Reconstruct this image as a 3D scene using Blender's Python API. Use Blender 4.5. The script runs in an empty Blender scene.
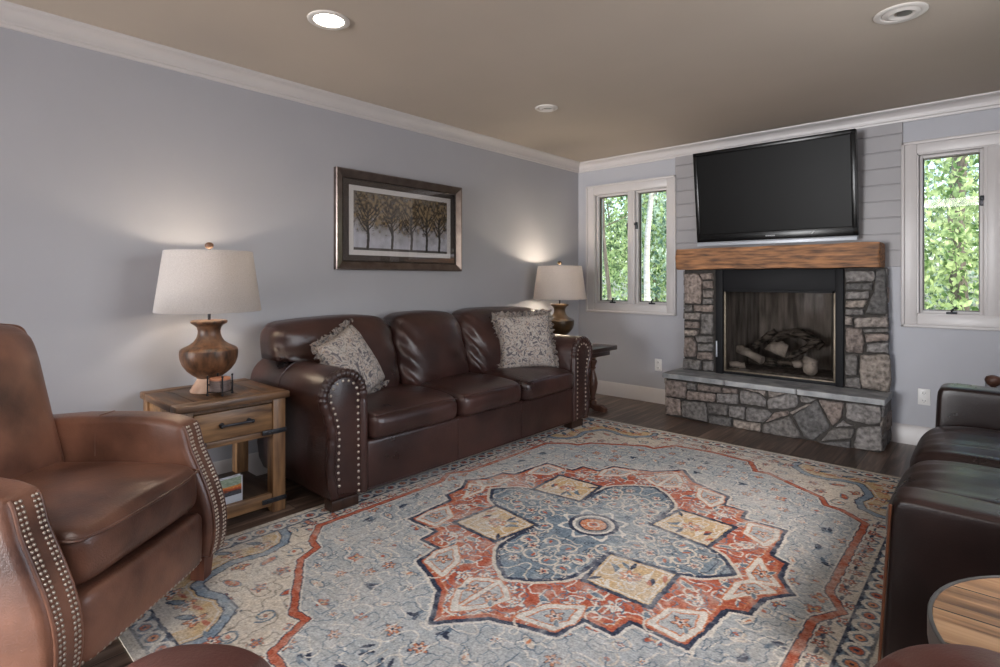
import bpy, bmesh, math, random
import numpy as np
from mathutils import Vector, Matrix
R = math.radians
S = bpy.context.scene
C = S.collection
rnd = random.Random(7)

# ------------------------------------------------------------------ camera
cd = bpy.data.cameras.new('camera'); cam = bpy.data.objects.new('camera', cd); C.objects.link(cam)
cam.location = (3.357, -4.958, 1.198); cam.rotation_euler = (R(90), 0, R(42.2416))
cd.sensor_width = 36; cd.lens = 19.743; cd.shift_y = -0.0542; cd.clip_start = 0.02; cd.clip_end = 200
S.camera = cam
# ------------------------------------------------------------------ view, world, sun, added fill lights
S.view_settings.view_transform = 'Standard'; S.view_settings.look = 'None'
S.view_settings.exposure = 0.38; S.view_settings.gamma = 1.0; S.view_settings.use_curve_mapping = False
W = bpy.data.worlds.new('sky'); S.world = W; W.use_nodes = True
wn = W.node_tree; bg = wn.nodes['Background']
sk = wn.nodes.new('ShaderNodeTexSky'); sk.sky_type = 'NISHITA'; sk.sun_disc = False
sk.sun_elevation = R(48); sk.sun_rotation = R(110); sk.air_density = 1.0; sk.dust_density = 2.5
wn.links.new(sk.outputs[0], bg.inputs[0]); bg.inputs[1].default_value = 0.6

def light(name, kind, loc, energy, color=(1, 1, 1), rot=(0, 0, 0), **kw):
    l = bpy.data.lights.new(name, kind); l.energy = energy; l.color = color
    for k, v in kw.items(): setattr(l, k, v)
    o = bpy.data.objects.new(name, l); C.objects.link(o); o.location = loc; o.rotation_euler = rot
    return o
light('sun', 'SUN', (-6, -3, 9), 5.5, (1, 0.95, 0.86), Vector((-0.6, -0.36, 0.72)).to_track_quat('Z', 'Y').to_euler(), angle=R(2))
# fill lights added at unseen openings: patio behind the camera, window beside the loveseat
light('added_patio_fill', 'AREA', (1.15, -11.62, 1.15), 450, (0.93, 0.96, 1.0), (R(92), 0, 0), shape='RECTANGLE', size=1.6, size_y=2.0)  # main fill, added at the invented patio opening
light('added_upward_fill', 'AREA', (1.15, -11.58, 0.25), 130, (1.0, 0.92, 0.84), (R(130), 0, 0), shape='RECTANGLE', size=1.6, size_y=0.5)  # upward fill added to brighten the ceiling
light('added_side_fill', 'AREA', (4.02, -2.75, 1.4), 24, (0.94, 0.96, 1.0), (R(84), 0, R(90)), shape='RECTANGLE', size=1.5, size_y=1.25)  # frontal fill for the sofa side, added at an unseen window

# ------------------------------------------------------------------ materials
def lin(c):
    return tuple(((x / 255) / 12.92 if x / 255 <= 0.04045 else ((x / 255 + 0.055) / 1.055) ** 2.4) for x in c)
def mat(name, c1, c2=None, scale=4.0, rough=0.5, rough2=None, bump=0.0, bscale=80, metal=0.0, stretch=None,
        attr=None, coat=0.0, detail=6, emit=None, spec=0.5, bdist=0.01, contrast=(0.35, 0.65), wrinkle=0, trans=0):
    m = bpy.data.materials.new(name); m.use_nodes = True; t = m.node_tree; N = t.nodes; Lk = t.links
    b = N['Principled BSDF']
    tc = N.new('ShaderNodeTexCoord'); mp = N.new('ShaderNodeMapping'); Lk.new(tc.outputs['Object'], mp.inputs[0])
    if stretch: mp.inputs['Scale'].default_value = stretch
    b.inputs['Roughness'].default_value = rough; b.inputs['Metallic'].default_value = metal
    b.inputs['Specular IOR Level'].default_value = spec; b.inputs['Coat Weight'].default_value = coat
    b.inputs['Coat Roughness'].default_value = 0.25
    c1 = lin(c1); c2 = lin(c2) if c2 else c1
    nz = N.new('ShaderNodeTexNoise'); nz.inputs['Scale'].default_value = scale; nz.inputs['Detail'].default_value = detail
    Lk.new(mp.outputs[0], nz.inputs['Vector'])
    rp = N.new('ShaderNodeValToRGB'); rp.color_ramp.elements[0].position = contrast[0]; rp.color_ramp.elements[1].position = contrast[1]
    rp.color_ramp.elements[0].color = (*c1, 1); rp.color_ramp.elements[1].color = (*c2, 1)
    Lk.new(nz.outputs['Fac'], rp.inputs[0]); col = rp.outputs[0]
    if attr:
        at = N.new('ShaderNodeAttribute'); at.attribute_name = attr
        mx = N.new('ShaderNodeMix'); mx.data_type = 'RGBA'; mx.blend_type = 'MULTIPLY'; mx.inputs[0].default_value = 1
        Lk.new(at.outputs['Color'], mx.inputs[6]); Lk.new(col, mx.inputs[7]); col = mx.outputs[2]
    Lk.new(col, b.inputs['Base Color'])
    if rough2 is not None:
        mr = N.new('ShaderNodeMapRange'); mr.inputs['To Min'].default_value = rough; mr.inputs['To Max'].default_value = rough2
        mr.inputs['From Min'].default_value = 0.3; mr.inputs['From Max'].default_value = 0.7
        Lk.new(nz.outputs['Fac'], mr.inputs[0]); Lk.new(mr.outputs[0], b.inputs['Roughness'])
    if bump:
        n2 = N.new('ShaderNodeTexNoise'); n2.inputs['Scale'].default_value = bscale; n2.inputs['Detail'].default_value = 5
        Lk.new(mp.outputs[0], n2.inputs['Vector']); h = n2.outputs['Fac']
        if wrinkle:
            n3 = N.new('ShaderNodeTexNoise'); n3.inputs['Scale'].default_value = 9; n3.inputs['Detail'].default_value = 3; n3.inputs['Distortion'].default_value = 1.2
            Lk.new(mp.outputs[0], n3.inputs['Vector'])
            ma = N.new('ShaderNodeMath'); ma.operation = 'MULTIPLY_ADD'; ma.inputs[1].default_value = wrinkle
            Lk.new(n3.outputs['Fac'], ma.inputs[0]); Lk.new(h, ma.inputs[2]); h = ma.outputs[0]
        bp = N.new('ShaderNodeBump'); bp.inputs['Strength'].default_value = bump; bp.inputs['Distance'].default_value = bdist
        Lk.new(h, bp.inputs['Height']); Lk.new(bp.outputs[0], b.inputs['Normal'])
    if emit:
        b.inputs['Emission Color'].default_value = (*lin(emit[0]), 1); b.inputs['Emission Strength'].default_value = emit[1]
    if trans:
        tl = N.new('ShaderNodeBsdfTranslucent'); Lk.new(col, tl.inputs[0])
        ms = N.new('ShaderNodeMixShader'); ms.inputs[0].default_value = trans
        Lk.new(b.outputs[0], ms.inputs[1]); Lk.new(tl.outputs[0], ms.inputs[2]); Lk.new(ms.outputs[0], N['Material Output'].inputs[0])
    return m
def glass(name, tint=(1, 1, 1), refl=1.0, rough=0.0, ior=1.45):
    m = bpy.data.materials.new(name); m.use_nodes = True; t = m.node_tree; N = t.nodes; Lk = t.links
    N.remove(N['Principled BSDF'])
    tr = N.new('ShaderNodeBsdfTransparent'); tr.inputs[0].default_value = (*tint, 1)
    gl = N.new('ShaderNodeBsdfGlossy'); gl.inputs['Roughness'].default_value = rough
    fr = N.new('ShaderNodeFresnel'); fr.inputs[0].default_value = ior
    ml = N.new('ShaderNodeMath'); ml.operation = 'MULTIPLY'; ml.inputs[1].default_value = refl; Lk.new(fr.outputs[0], ml.inputs[0])
    mx = N.new('ShaderNodeMixShader'); Lk.new(ml.outputs[0], mx.inputs[0]); Lk.new(tr.outputs[0], mx.inputs[1]); Lk.new(gl.outputs[0], mx.inputs[2])
    Lk.new(mx.outputs[0], N['Material Output'].inputs[0])
    return m
def plank_mat(name, ca, cb, cc, width, length, axis='Y', rough=0.35, scalec=1.0):
    """boards with their own tint, grain along the board and thin dark joints"""
    m = bpy.data.materials.new(name); m.use_nodes = True; t = m.node_tree; N = t.nodes; Lk = t.links; b = N['Principled BSDF']
    tc = N.new('ShaderNodeTexCoord'); mp = N.new('ShaderNodeMapping'); Lk.new(tc.outputs['Object'], mp.inputs[0])
    if axis == 'Y': mp.inputs['Rotation'].default_value = (0, 0, R(90))
    br = N.new('ShaderNodeTexBrick'); Lk.new(mp.outputs[0], br.inputs['Vector'])
    br.inputs['Scale'].default_value = 1; br.inputs['Brick Width'].default_value = length; br.inputs['Row Height'].default_value = width
    br.inputs['Mortar Size'].default_value = 0.0025; br.inputs['Mortar Smooth'].default_value = 0.3; br.offset = 0.37
    br.inputs['Color1'].default_value = (0, 0, 0, 1); br.inputs['Color2'].default_value = (1, 1, 1, 1); br.inputs['Mortar'].default_value = (0.5, 0.5, 0.5, 1)
    m2 = N.new('ShaderNodeMapping'); m2.inputs['Scale'].default_value = (1.6, 22, 22); Lk.new(mp.outputs[0], m2.inputs[0])
    ad = N.new('ShaderNodeVectorMath'); ad.operation = 'ADD'; Lk.new(m2.outputs[0], ad.inputs[0])
    sc = N.new('ShaderNodeVectorMath'); sc.operation = 'SCALE'; sc.inputs['Scale'].default_value = 9; Lk.new(br.outputs['Color'], sc.inputs[0]); Lk.new(sc.outputs[0], ad.inputs[1])
    nz = N.new('ShaderNodeTexNoise'); nz.inputs['Scale'].default_value = 1.6 * scalec; nz.inputs['Detail'].default_value = 8; nz.inputs['Distortion'].default_value = 0.6
    Lk.new(ad.outputs[0], nz.inputs['Vector'])
    mx = N.new('ShaderNodeMath'); mx.operation = 'MULTIPLY_ADD'; mx.inputs[1].default_value = 0.22
    sp = N.new('ShaderNodeSeparateColor'); Lk.new(br.outputs['Color'], sp.inputs[0]); Lk.new(sp.outputs[0], mx.inputs[0]); Lk.new(nz.outputs['Fac'], mx.inputs[2])
    rp = N.new('ShaderNodeValToRGB'); e = rp.color_ramp.elements; e[0].position = 0.36; e[1].position = 0.86
    e[0].color = (*lin(ca), 1); e[1].color = (*lin(cc), 1); k = e.new(0.6); k.color = (*lin(cb), 1)
    Lk.new(mx.outputs[0], rp.inputs[0])
    mm = N.new('ShaderNodeMix'); mm.data_type = 'RGBA'; Lk.new(br.outputs['Fac'], mm.inputs[0]); Lk.new(rp.outputs[0], mm.inputs[6]); mm.inputs[7].default_value = (0.006, 0.005, 0.004, 1)
    Lk.new(mm.outputs[2], b.inputs['Base Color']); b.inputs['Roughness'].default_value = rough
    bp = N.new('ShaderNodeBump'); bp.inputs['Strength'].default_value = 0.25; bp.inputs['Distance'].default_value = 0.004
    sb = N.new('ShaderNodeMath'); sb.operation = 'SUBTRACT'; Lk.new(nz.outputs['Fac'], sb.inputs[0]); Lk.new(br.outputs['Fac'], sb.inputs[1])
    Lk.new(sb.outputs[0], bp.inputs['Height']); Lk.new(bp.outputs[0], b.inputs['Normal'])
    return m

M = {}
M['wall'] = mat('gray_wall_paint', (165, 165, 171), (162, 162, 168), scale=2, rough=0.55, bump=0.05, bscale=220)
M['ceil'] = mat('ceiling_paint', (180, 168, 155), (177, 165, 152), scale=2, rough=0.8, bump=0.05, bscale=150)
M['trim'] = mat('white_trim_paint', (190, 185, 184), (187, 182, 181), scale=3, rough=0.38)
M['ship'] = mat('gray_shiplap_paint', (148, 145, 147), (144, 141, 143), scale=2, rough=0.5)
M['floor'] = plank_mat('dark_floor_planks', (44, 34, 30), (88, 70, 60), (132, 112, 98), 0.128, 1.35, 'Y', 0.33)
M['sofa'] = mat('burgundy_brown_leather', (42, 25, 23), (66, 42, 37), scale=4, rough=0.27, rough2=0.33, bump=0.28, bscale=170, wrinkle=1.4, bdist=0.006, coat=0.1)
M['recl'] = mat('saddle_brown_leather', (72, 45, 36), (140, 96, 76), scale=3.5, rough=0.3, rough2=0.46, bump=0.22, bscale=190, wrinkle=1.2, bdist=0.005, coat=0.06)
M['recl2'] = mat('reddish_brown_leather', (78, 44, 39), (98, 58, 50), scale=4.5, rough=0.34, rough2=0.45, bump=0.2, bscale=190, wrinkle=0.8, bdist=0.005, coat=0.06)
M['love'] = mat('espresso_leather', (24, 16, 15), (36, 24, 22), scale=5, rough=0.26, rough2=0.34, spec=0.32, bump=0.12, bscale=170, wrinkle=0.5, bdist=0.004, coat=0.0)
M['pipe'] = mat('tan_leather_piping', (104, 62, 40), (84, 50, 34), scale=30, rough=0.4)
M['nail'] = mat('antique_nickel', (196, 184, 172), rough=0.3, metal=0.85)
M['darkfoot'] = mat('dark_stained_wood', (40, 26, 20), (58, 38, 28), scale=3, rough=0.35, stretch=(12, 12, 1))
M['redfoot'] = mat('cherry_stained_wood', (86, 48, 36), (104, 62, 44), scale=3, rough=0.35, stretch=(14, 14, 1))
def wood(name, a, b, st, rough=0.42, sc=2.2, bump=0.25):
    return mat(name, a, b, scale=sc, rough=rough, stretch=st, detail=9, bump=bump, bscale=6, bdist=0.003, contrast=(0.3, 0.72))
M['tabx'] = wood('rustic_wood_along_depth', (58, 40, 29), (118, 86, 60), (2, 16, 16))
M['taby'] = wood('rustic_wood_along_width', (74, 50, 33), (156, 118, 80), (16, 2, 16))
M['taby2'] = wood('dark_rustic_wood_along_width', (58, 40, 29), (122, 90, 62), (16, 2, 16))
M['tabz'] = wood('rustic_wood_upright', (80, 54, 36), (154, 116, 78), (16, 16, 2))
M['tabdark'] = wood('dark_shelf_wood', (52, 40, 33), (88, 72, 60), (2, 14, 14))
M['lampwood'] = wood('turned_lamp_wood', (52, 34, 25), (128, 90, 63), (14, 14, 5), rough=0.38, sc=2.6)
M['lampbase'] = wood('bleached_lamp_foot', (150, 112, 90), (196, 164, 142), (9, 9, 4), rough=0.5)
M['bronze'] = mat('mottled_bronze_finish', (50, 38, 27), (98, 74, 48), scale=7, rough=0.35, metal=0.35, bump=0.1, bscale=30)
M['esp'] = wood('espresso_table_wood', (38, 26, 22), (66, 46, 38), (2, 14, 14), rough=0.32)
M['balu'] = wood('red_brown_turned_wood', (66, 42, 33), (104, 72, 58), (10, 10, 2), rough=0.38)
M['mantel'] = wood('rough_hewn_mantel_wood', (54, 32, 19), (172, 118, 74), (1.5, 12, 12), rough=0.62, sc=4.2, bump=0.9)
M['roundtop'] = plank_mat('reclaimed_plank_top', (78, 52, 34), (140, 102, 68), (184, 146, 106), 0.12, 3.0, 'X', 0.4)
M['shade'] = mat('linen_lampshade', (198, 193, 191), (176, 170, 167), scale=26, rough=0.9, stretch=(6, 6, 30), bump=0.3, bscale=20, trans=0.30)
M['black'] = mat('black_metal', (16, 16, 19), (19, 19, 22), scale=6, spec=0.2, rough=0.6, metal=0.0)
M['iron'] = mat('dark_iron', (44, 44, 48), (64, 64, 68), scale=30, rough=0.45, metal=0.7)
M['brass'] = mat('aged_brass', (128, 116, 100), (100, 90, 76), scale=20, rough=0.45, metal=0.4)
M['tvblack'] = mat('gloss_black_plastic', (9, 9, 10), rough=0.26, spec=0.3)
M['tvscreen'] = mat('dark_screen', (12, 11, 11), rough=0.36, spec=0.08)
M['silver'] = mat('brushed_silver', (176, 180, 188), (164, 168, 176), scale=5, stretch=(2, 60, 60), rough=0.4, metal=0.2)
M['mark'] = mat('pale_lettering', (140, 140, 142), rough=0.4)
M['stone'] = mat('field_stone', (138, 133, 130), (255, 251, 247), scale=34, rough=0.85, bump=1.0, bscale=34, bdist=0.014, attr='Col', detail=10, contrast=(0.3, 0.7))
M['mortar'] = mat('dark_mortar', (52, 48, 46), (66, 62, 58), scale=30, rough=0.95, bump=0.5, bscale=90)
M['slate'] = mat('slate_hearth_slab', (116, 118, 120), (160, 160, 160), scale=9, rough=0.6, bump=0.45, bscale=24, bdist=0.008, detail=9)
M['fbrick'] = mat('sooty_firebox_panel', (98, 94, 92), (156, 150, 147), scale=2.5, rough=0.85, stretch=(9, 9, 1.2), bump=0.3, bscale=8)
M['log'] = mat('charred_log', (30, 27, 26), (128, 120, 114), scale=6, rough=0.9, stretch=(2, 6, 6), bump=0.7, bscale=14, bdist=0.012, contrast=(0.4, 0.62))
M['ash'] = mat('pale_cut_log', (120, 114, 110), (226, 218, 212), scale=8, rough=0.9, bump=0.6, bscale=18, bdist=0.01)
M['bark'] = mat('grey_bark', (70, 62, 54), (112, 102, 90), scale=5, rough=0.9, stretch=(8, 8, 1), bump=0.6, bscale=8, bdist=0.02)
M['birch'] = mat('pale_birch_bark', (176, 168, 156), (216, 210, 200), scale=5, rough=0.8, stretch=(2, 2, 8), bump=0.3, bscale=8)
def leafm(name, a, b): return mat(name, a, b, scale=7, rough=0.6, trans=0.55, contrast=(0.4, 0.6), detail=3)
M['leafA'] = leafm('bright_green_leaves', (84, 116, 58), (210, 224, 162))
M['leafB'] = leafm('mid_green_leaves', (62, 92, 58), (196, 216, 156))
M['leafC'] = leafm('blue_green_leaves', (84, 114, 98), (214, 230, 208))
M['ground'] = mat('forest_floor', (92, 92, 66), (70, 84, 50), scale=3, rough=1)
M['frame'] = mat('bronze_picture_frame', (112, 100, 95), (132, 120, 114), scale=12, rough=0.3, metal=0.92)
M['sframe'] = mat('dark_frame_bead', (62, 55, 52), (84, 76, 72), scale=40, rough=0.3, metal=0.6)
M['matd'] = mat('dark_mat_board', (78, 68, 64), (82, 72, 67), scale=8, rough=0.8)
M['matw'] = mat('white_mat_board', (226, 222, 222), rough=0.8)
M['art'] = mat('printed_landscape', (255, 255, 255), rough=0.6, attr='Col')
M['rug'] = mat('woven_rug_pile', (232, 232, 232), (255, 255, 255), scale=160, rough=0.95, attr='Col', bump=0.5, bscale=260, bdist=0.004, spec=0.1)
M['pillow'] = None
M['glass'] = glass('window_glass', (0.97, 1.0, 0.98), 1.0)
M['picglass'] = glass('picture_glass', (1, 1, 1), 0.9)
M['fireglass'] = glass('fireplace_screen_glass', (0.72, 0.70, 0.68), 0.15, 0.05)
M['plastic'] = mat('white_outlet_plastic', (214, 212, 210), rough=0.3)
M['hole'] = mat('dark_slot', (40, 40, 40), rough=0.6)
M['can'] = mat('white_can_trim', (206, 200, 194), rough=0.45)
M['lit'] = mat('lit_lamp_lens', (255, 250, 240), emit=((255, 247, 232), 9.0))
M['strip'] = mat('added_panel_lens', (255, 250, 245), emit=((255, 250, 244), 7.0))  # glow of the added ceiling panel
M['dim'] = mat('dim_lamp_lens', (96, 94, 90), rough=0.4)
M['off'] = mat('unlit_lamp_lens', (170, 168, 162), rough=0.5)
M['paper'] = mat('page_edges', (228, 226, 222), (206, 204, 200), scale=3, stretch=(1, 1, 90), rough=0.8)
M['cork'] = mat('orange_brown_coaster', (176, 112, 82), (198, 140, 108), scale=18, rough=0.6)
M['coaster2'] = mat('gray_coaster_edge', (84, 72, 70), (120, 106, 102), scale=18, rough=0.6)
M['rim'] = mat('pewter_table_rim', (84, 80, 78), (108, 104, 102), scale=10, rough=0.4, metal=0.6)

def pillow_mat():
    m = bpy.data.materials.new('floral_print_fabric'); m.use_nodes = True; t = m.node_tree; N = t.nodes; Lk = t.links; b = N['Principled BSDF']
    tc = N.new('ShaderNodeTexCoord')
    nz = N.new('ShaderNodeTexNoise'); nz.inputs['Scale'].default_value = 21; nz.inputs['Detail'].default_value = 3; nz.inputs['Distortion'].default_value = 2.2
    Lk.new(tc.outputs['Object'], nz.inputs['Vector'])
    rp = N.new('ShaderNodeValToRGB'); e = rp.color_ramp.elements
    cs = [(0.0, (70, 66, 70)), (0.39, (98, 92, 96)), (0.44, (146, 139, 136)), (0.48, (186, 178, 168)), (0.52, (154, 145, 141)), (0.55, (184, 172, 160)), (0.58, (152, 132, 120)), (0.62, (120, 113, 114)), (1.0, (84, 77, 78))]
    e[0].position = 0; e[0].color = (*lin(cs[0][1]), 1); e[1].position = 1; e[1].color = (*lin(cs[-1][1]), 1)
    for p, c in cs[1:-1]:
        k = e.new(p); k.color = (*lin(c), 1)
    Lk.new(nz.outputs['Fac'], rp.inputs[0]); Lk.new(rp.outputs[0], b.inputs['Base Color']); b.inputs['Roughness'].default_value = 0.9
    bp = N.new('ShaderNodeBump'); bp.inputs['Strength'].default_value = 0.3; bp.inputs['Distance'].default_value = 0.004
    n2 = N.new('ShaderNodeTexNoise'); n2.inputs['Scale'].default_value = 120; Lk.new(tc.outputs['Object'], n2.inputs['Vector']); Lk.new(n2.outputs['Fac'], bp.inputs['Height']); Lk.new(bp.outputs[0], b.inputs['Normal'])
    return m
M['pillow'] = pillow_mat()

# ------------------------------------------------------------------ building helpers
class MB:
    def __init__(s): s.bm = bmesh.new(); s.T = Matrix.Identity(4)
    def _fin(s, vs, loc=None):
        mt = s.T
        for v in vs: v.co = mt @ v.co
        return s
    def box(s, lo, hi, bev=0.0, seg=2):
        c = [(a + b) / 2 for a, b in zip(lo, hi)]; d = [b - a for a, b in zip(lo, hi)]
        r = bmesh.ops.create_cube(s.bm, size=1); vs = r['verts']
        for v in vs: v.co = Vector((v.co.x * d[0] + c[0], v.co.y * d[1] + c[1], v.co.z * d[2] + c[2]))
        if bev:
            es = list({e for v in vs for e in v.link_edges})
            rr = bmesh.ops.bevel(s.bm, geom=es, offset=bev, segments=seg, profile=0.5, affect='EDGES')
            vs = list({v for f in rr['faces'] for v in f.verts} | {v for v in vs if v.is_valid})
        return s._fin(vs)
    def lathe(s, prof, c=(0, 0, 0), n=32, axis='Z', cap=True):
        rings = []
        for r, z in prof:
            ring = []
            for i in range(n):
                a = 2 * math.pi * i / n
                p = (r * math.cos(a), r * math.sin(a), z)
                if axis == 'X': p = (p[2], p[0], p[1])
                if axis == 'Y': p = (p[0], p[2], p[1])
                ring.append(s.bm.verts.new((p[0] + c[0], p[1] + c[1], p[2] + c[2])))
            rings.append(ring)
        for a, b in zip(rings, rings[1:]):
            for i in range(n):
                j = (i + 1) % n; s.bm.faces.new((a[i], a[j], b[j], b[i]))
        if cap:
            if prof[0][0] > 1e-6: s.bm.faces.new(rings[0][::-1])
            if prof[-1][0] > 1e-6: s.bm.faces.new(rings[-1])
        return s._fin([v for r in rings for v in r])
    def tube(s, pts, r, n=8, closed=False, cap=True):
        pts = [Vector(p) for p in pts]; rings = []; m = len(pts)
        rr = r if isinstance(r, (list, tuple)) else [r] * m
        up = Vector((0, 0, 1)); prev = None
        for i, p in enumerate(pts):
            a = pts[(i - 1) % m] if (closed or i) else p; b = pts[(i + 1) % m] if (closed or i < m - 1) else p
            d = (b - a).normalized()
            x = prev - d * prev.dot(d) if prev else (up if abs(d.z) < 0.9 else Vector((1, 0, 0))).cross(d)
            x.normalize(); prev = x; y = d.cross(x)
            rings.append([s.bm.verts.new(p + (x * math.cos(t) + y * math.sin(t)) * rr[i]) for t in [2 * math.pi * k / n for k in range(n)]])
        k = m if closed else m - 1
        for i in range(k):
            a, b = rings[i], rings[(i + 1) % m]
            for j in range(n):
                q = (j + 1) % n; s.bm.faces.new((a[j], a[q], b[q], b[j]))
        if cap and not closed: s.bm.faces.new(rings[0][::-1]); s.bm.faces.new(rings[-1])
        return s._fin([v for r_ in rings for v in r_])
    def prism(s, poly, a, b, axis='X', bev=0.0, seg=2):
        """extrude a 2-D outline from a to b along an axis; outline coords are the other two axes in order"""
        def P(u, v, w): return {'X': (w, u, v), 'Y': (u, w, v), 'Z': (u, v, w)}[axis]
        A = [s.bm.verts.new(P(u, v, a)) for u, v in poly]; B = [s.bm.verts.new(P(u, v, b)) for u, v in poly]
        n = len(poly); fs = [s.bm.faces.new(A), s.bm.faces.new(B[::-1])]
        for i in range(n):
            j = (i + 1) % n; fs.append(s.bm.faces.new((A[i], B[i], B[j], A[j])))
        bmesh.ops.recalc_face_normals(s.bm, faces=fs)
        vs = A + B
        if bev:
            es = [e for e in {e for f in fs[:2] for e in f.edges}]
            rr = bmesh.ops.bevel(s.bm, geom=es, offset=bev, segments=seg, profile=0.5, affect='EDGES')
            vs = list({v for f in rr['faces'] for v in f.verts} | {v for v in vs if v.is_valid})
        return s._fin(vs)
    def blob(s, c, sz, k=5, n=9, fn=None):
        n0 = len(s.bm.verts); r = bmesh.ops.create_cube(s.bm, size=2)
        es = list({e for v in r['verts'] for e in v.link_edges}); bmesh.ops.subdivide_edges(s.bm, edges=es, cuts=n, use_grid_fill=True)
        s.bm.verts.ensure_lookup_table(); vs = s.bm.verts[n0:]
        ks = k if isinstance(k, (tuple, list)) else (k, k, k)
        for v in vs:
            q = v.co.copy(); q = Vector([math.sin(t * math.pi / 2 * 0.9) / math.sin(math.pi / 2 * 0.9) for t in q])
            kk = ks[0]
            d = (abs(q.x) ** ks[0] + abs(q.y) ** ks[1] + abs(q.z) ** ks[2]) ** (1 / kk)
            q = q / d; p = Vector((q.x * sz[0] / 2, q.y * sz[1] / 2, q.z * sz[2] / 2))
            if fn: p = Vector(fn(p, q))
            v.co = p + Vector(c)
        return s._fin(vs)
    def build(s, name, m, parent=None, smooth=0.7, loc=None):
        bmesh.ops.recalc_face_normals(s.bm, faces=s.bm.faces[:])
        me = bpy.data.meshes.new(name); s.bm.to_mesh(me); s.bm.free()
        return link(name, me, m, parent, smooth)
def link(name, me, m, parent=None, smooth=0.7):
    if smooth:
        me.shade_smooth(); me.set_sharp_from_angle(angle=smooth)
    o = bpy.data.objects.new(name, me); C.objects.link(o)
    if m: me.materials.append(m)
    if parent: o.parent = parent
    return o
def tag(o, label=None, cat=None, group=None, kind=None):
    for k, v in (('label', label), ('category', cat), ('group', group), ('kind', kind)):
        if v: o[k] = v
    return o
def thing(name, label, cat, loc=(0, 0, 0), rz=0.0, group=None, kind=None):
    o = bpy.data.objects.new(name, None); C.objects.link(o); o.location = loc; o.rotation_euler = (0, 0, rz)
    o.empty_display_size = 0.05
    return tag(o, label, cat, group, kind)
def dup(o, parent=None):
    c = o.copy(); C.objects.link(c)
    if parent: c.parent = parent
    for ch in list(o.children): dup(ch, c)
    return c
def arc(cx, cy, r, a0, a1, n, ry=None):
    return [(cx + r * math.cos(R(a0 + (a1 - a0) * i / n)), cy + (ry or r) * math.sin(R(a0 + (a1 - a0) * i / n))) for i in range(n + 1)]
def smoothpath(pts, n=6):
    """Catmull-Rom through 2-D or 3-D points"""
    P = [Vector(p) for p in pts]; out = []
    for i in range(len(P) - 1):
        a = P[max(i - 1, 0)]; b = P[i]; c = P[i + 1]; d = P[min(i + 2, len(P) - 1)]
        for k in range(n):
            t = k / n
            out.append(0.5 * ((2 * b) + (c - a) * t + (2 * a - 5 * b + 4 * c - d) * t * t + (3 * b - a - 3 * c + d) * t ** 3))
    out.append(P[-1]); return out
def struct(o, label, cat): return tag(o, label, cat, kind='structure')
def hsh(*a):
    v = math.sin(sum(x * k for x, k in zip(a, (127.1, 311.7, 74.7)))) * 43758.5453
    return v - math.floor(v)
def wob(p, f, s=0.0):
    return (math.sin(p[0] * f + s) + math.sin(p[1] * f * 1.3 + 1.7 + s) * math.cos(p[2] * f * 0.9 + s) + math.sin((p[0] + p[1] + p[2]) * f * 1.7 + 2 * s) * 0.5) / 2.5

# ------------------------------------------------------------------ room shell
XR, YR, H = 3.95, -11.5, 2.44
b = MB(); b.box((-0.15, YR - 0.15, -0.12), (XR + 0.15, 0.15, 0.0)); struct(b.build('floor', M['floor'], None, 0), 'dark brown wood plank floor around the patterned rug', 'floor')
b = MB(); b.box((-0.15, YR - 0.15, H), (XR + 0.15, 0.15, H + 0.15)); struct(b.build('ceiling', M['ceil'], None, 0), 'smooth warm beige ceiling with round recessed lights', 'ceiling')
b = MB(); b.box((-0.15, YR - 0.15, 0), (0, 0.15, H)); struct(b.build('wall_left', M['wall'], None, 0), 'long plain gray wall behind the sofa and picture', 'wall')
b = MB()
SX0, SX1 = -3.55, -1.95
for lo, hi in (((XR, SX1, 0), (XR + 0.12, 0.15, H)), ((XR, YR - 0.15, 0), (XR + 0.12, SX0, H)), ((XR, SX0, 0), (XR + 0.12, SX1, 0.75)), ((XR, SX0, 2.05), (XR + 0.12, SX1, H))): b.box(lo, hi)
struct(b.build('wall_right', M['wall'], None, 0), 'gray wall on the loveseat side of the room', 'wall')
b = MB()
for lo, hi in (((0, YR - 0.1, 0), (0.3, YR, H)), ((2.0, YR - 0.1, 0), (XR, YR, H)), ((0.3, YR - 0.1, 2.15), (2.0, YR, H))): b.box(lo, hi)
struct(b.build('wall_rear', M['wall'], None, 0), 'gray wall behind the camera with the added patio opening', 'wall')
b = MB()
for x in (0.3, 1.12, 1.94): b.box((x, YR - 0.08, 0.0), (x + 0.06, YR + 0.02, 2.15), 0.004)
b.box((0.3, YR - 0.08, 2.09), (2.0, YR + 0.02, 2.15), 0.004); b.box((0.3, YR - 0.08, 0.0), (2.0, YR + 0.02, 0.06), 0.004)
struct(b.build('added_door_1', M['trim']), 'added white framed patio door, unseen behind the camera', 'door')  # invented door framing the rear fill light
w3 = thing('added_window_3', 'added wide side window, unseen above the loveseat back', 'window', (XR, 0, 0), kind='structure')  # window added out of view to let in the side fill
b = MB(); za, zb = 0.75, 2.05
for lo, hi in (((-0.02, SX0 - 0.09, za - 0.09), (0.0, SX0, zb + 0.09)), ((-0.02, SX1, za - 0.09), (0.0, SX1 + 0.09, zb + 0.09)), ((-0.02, SX0, zb), (0.0, SX1, zb + 0.09)), ((-0.02, SX0, za - 0.09), (0.0, SX1, za))): b.box(lo, hi, 0.004)
b.build('casing', M['trim'], w3)
b = MB(); ym = (SX0 + SX1) / 2
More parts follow.
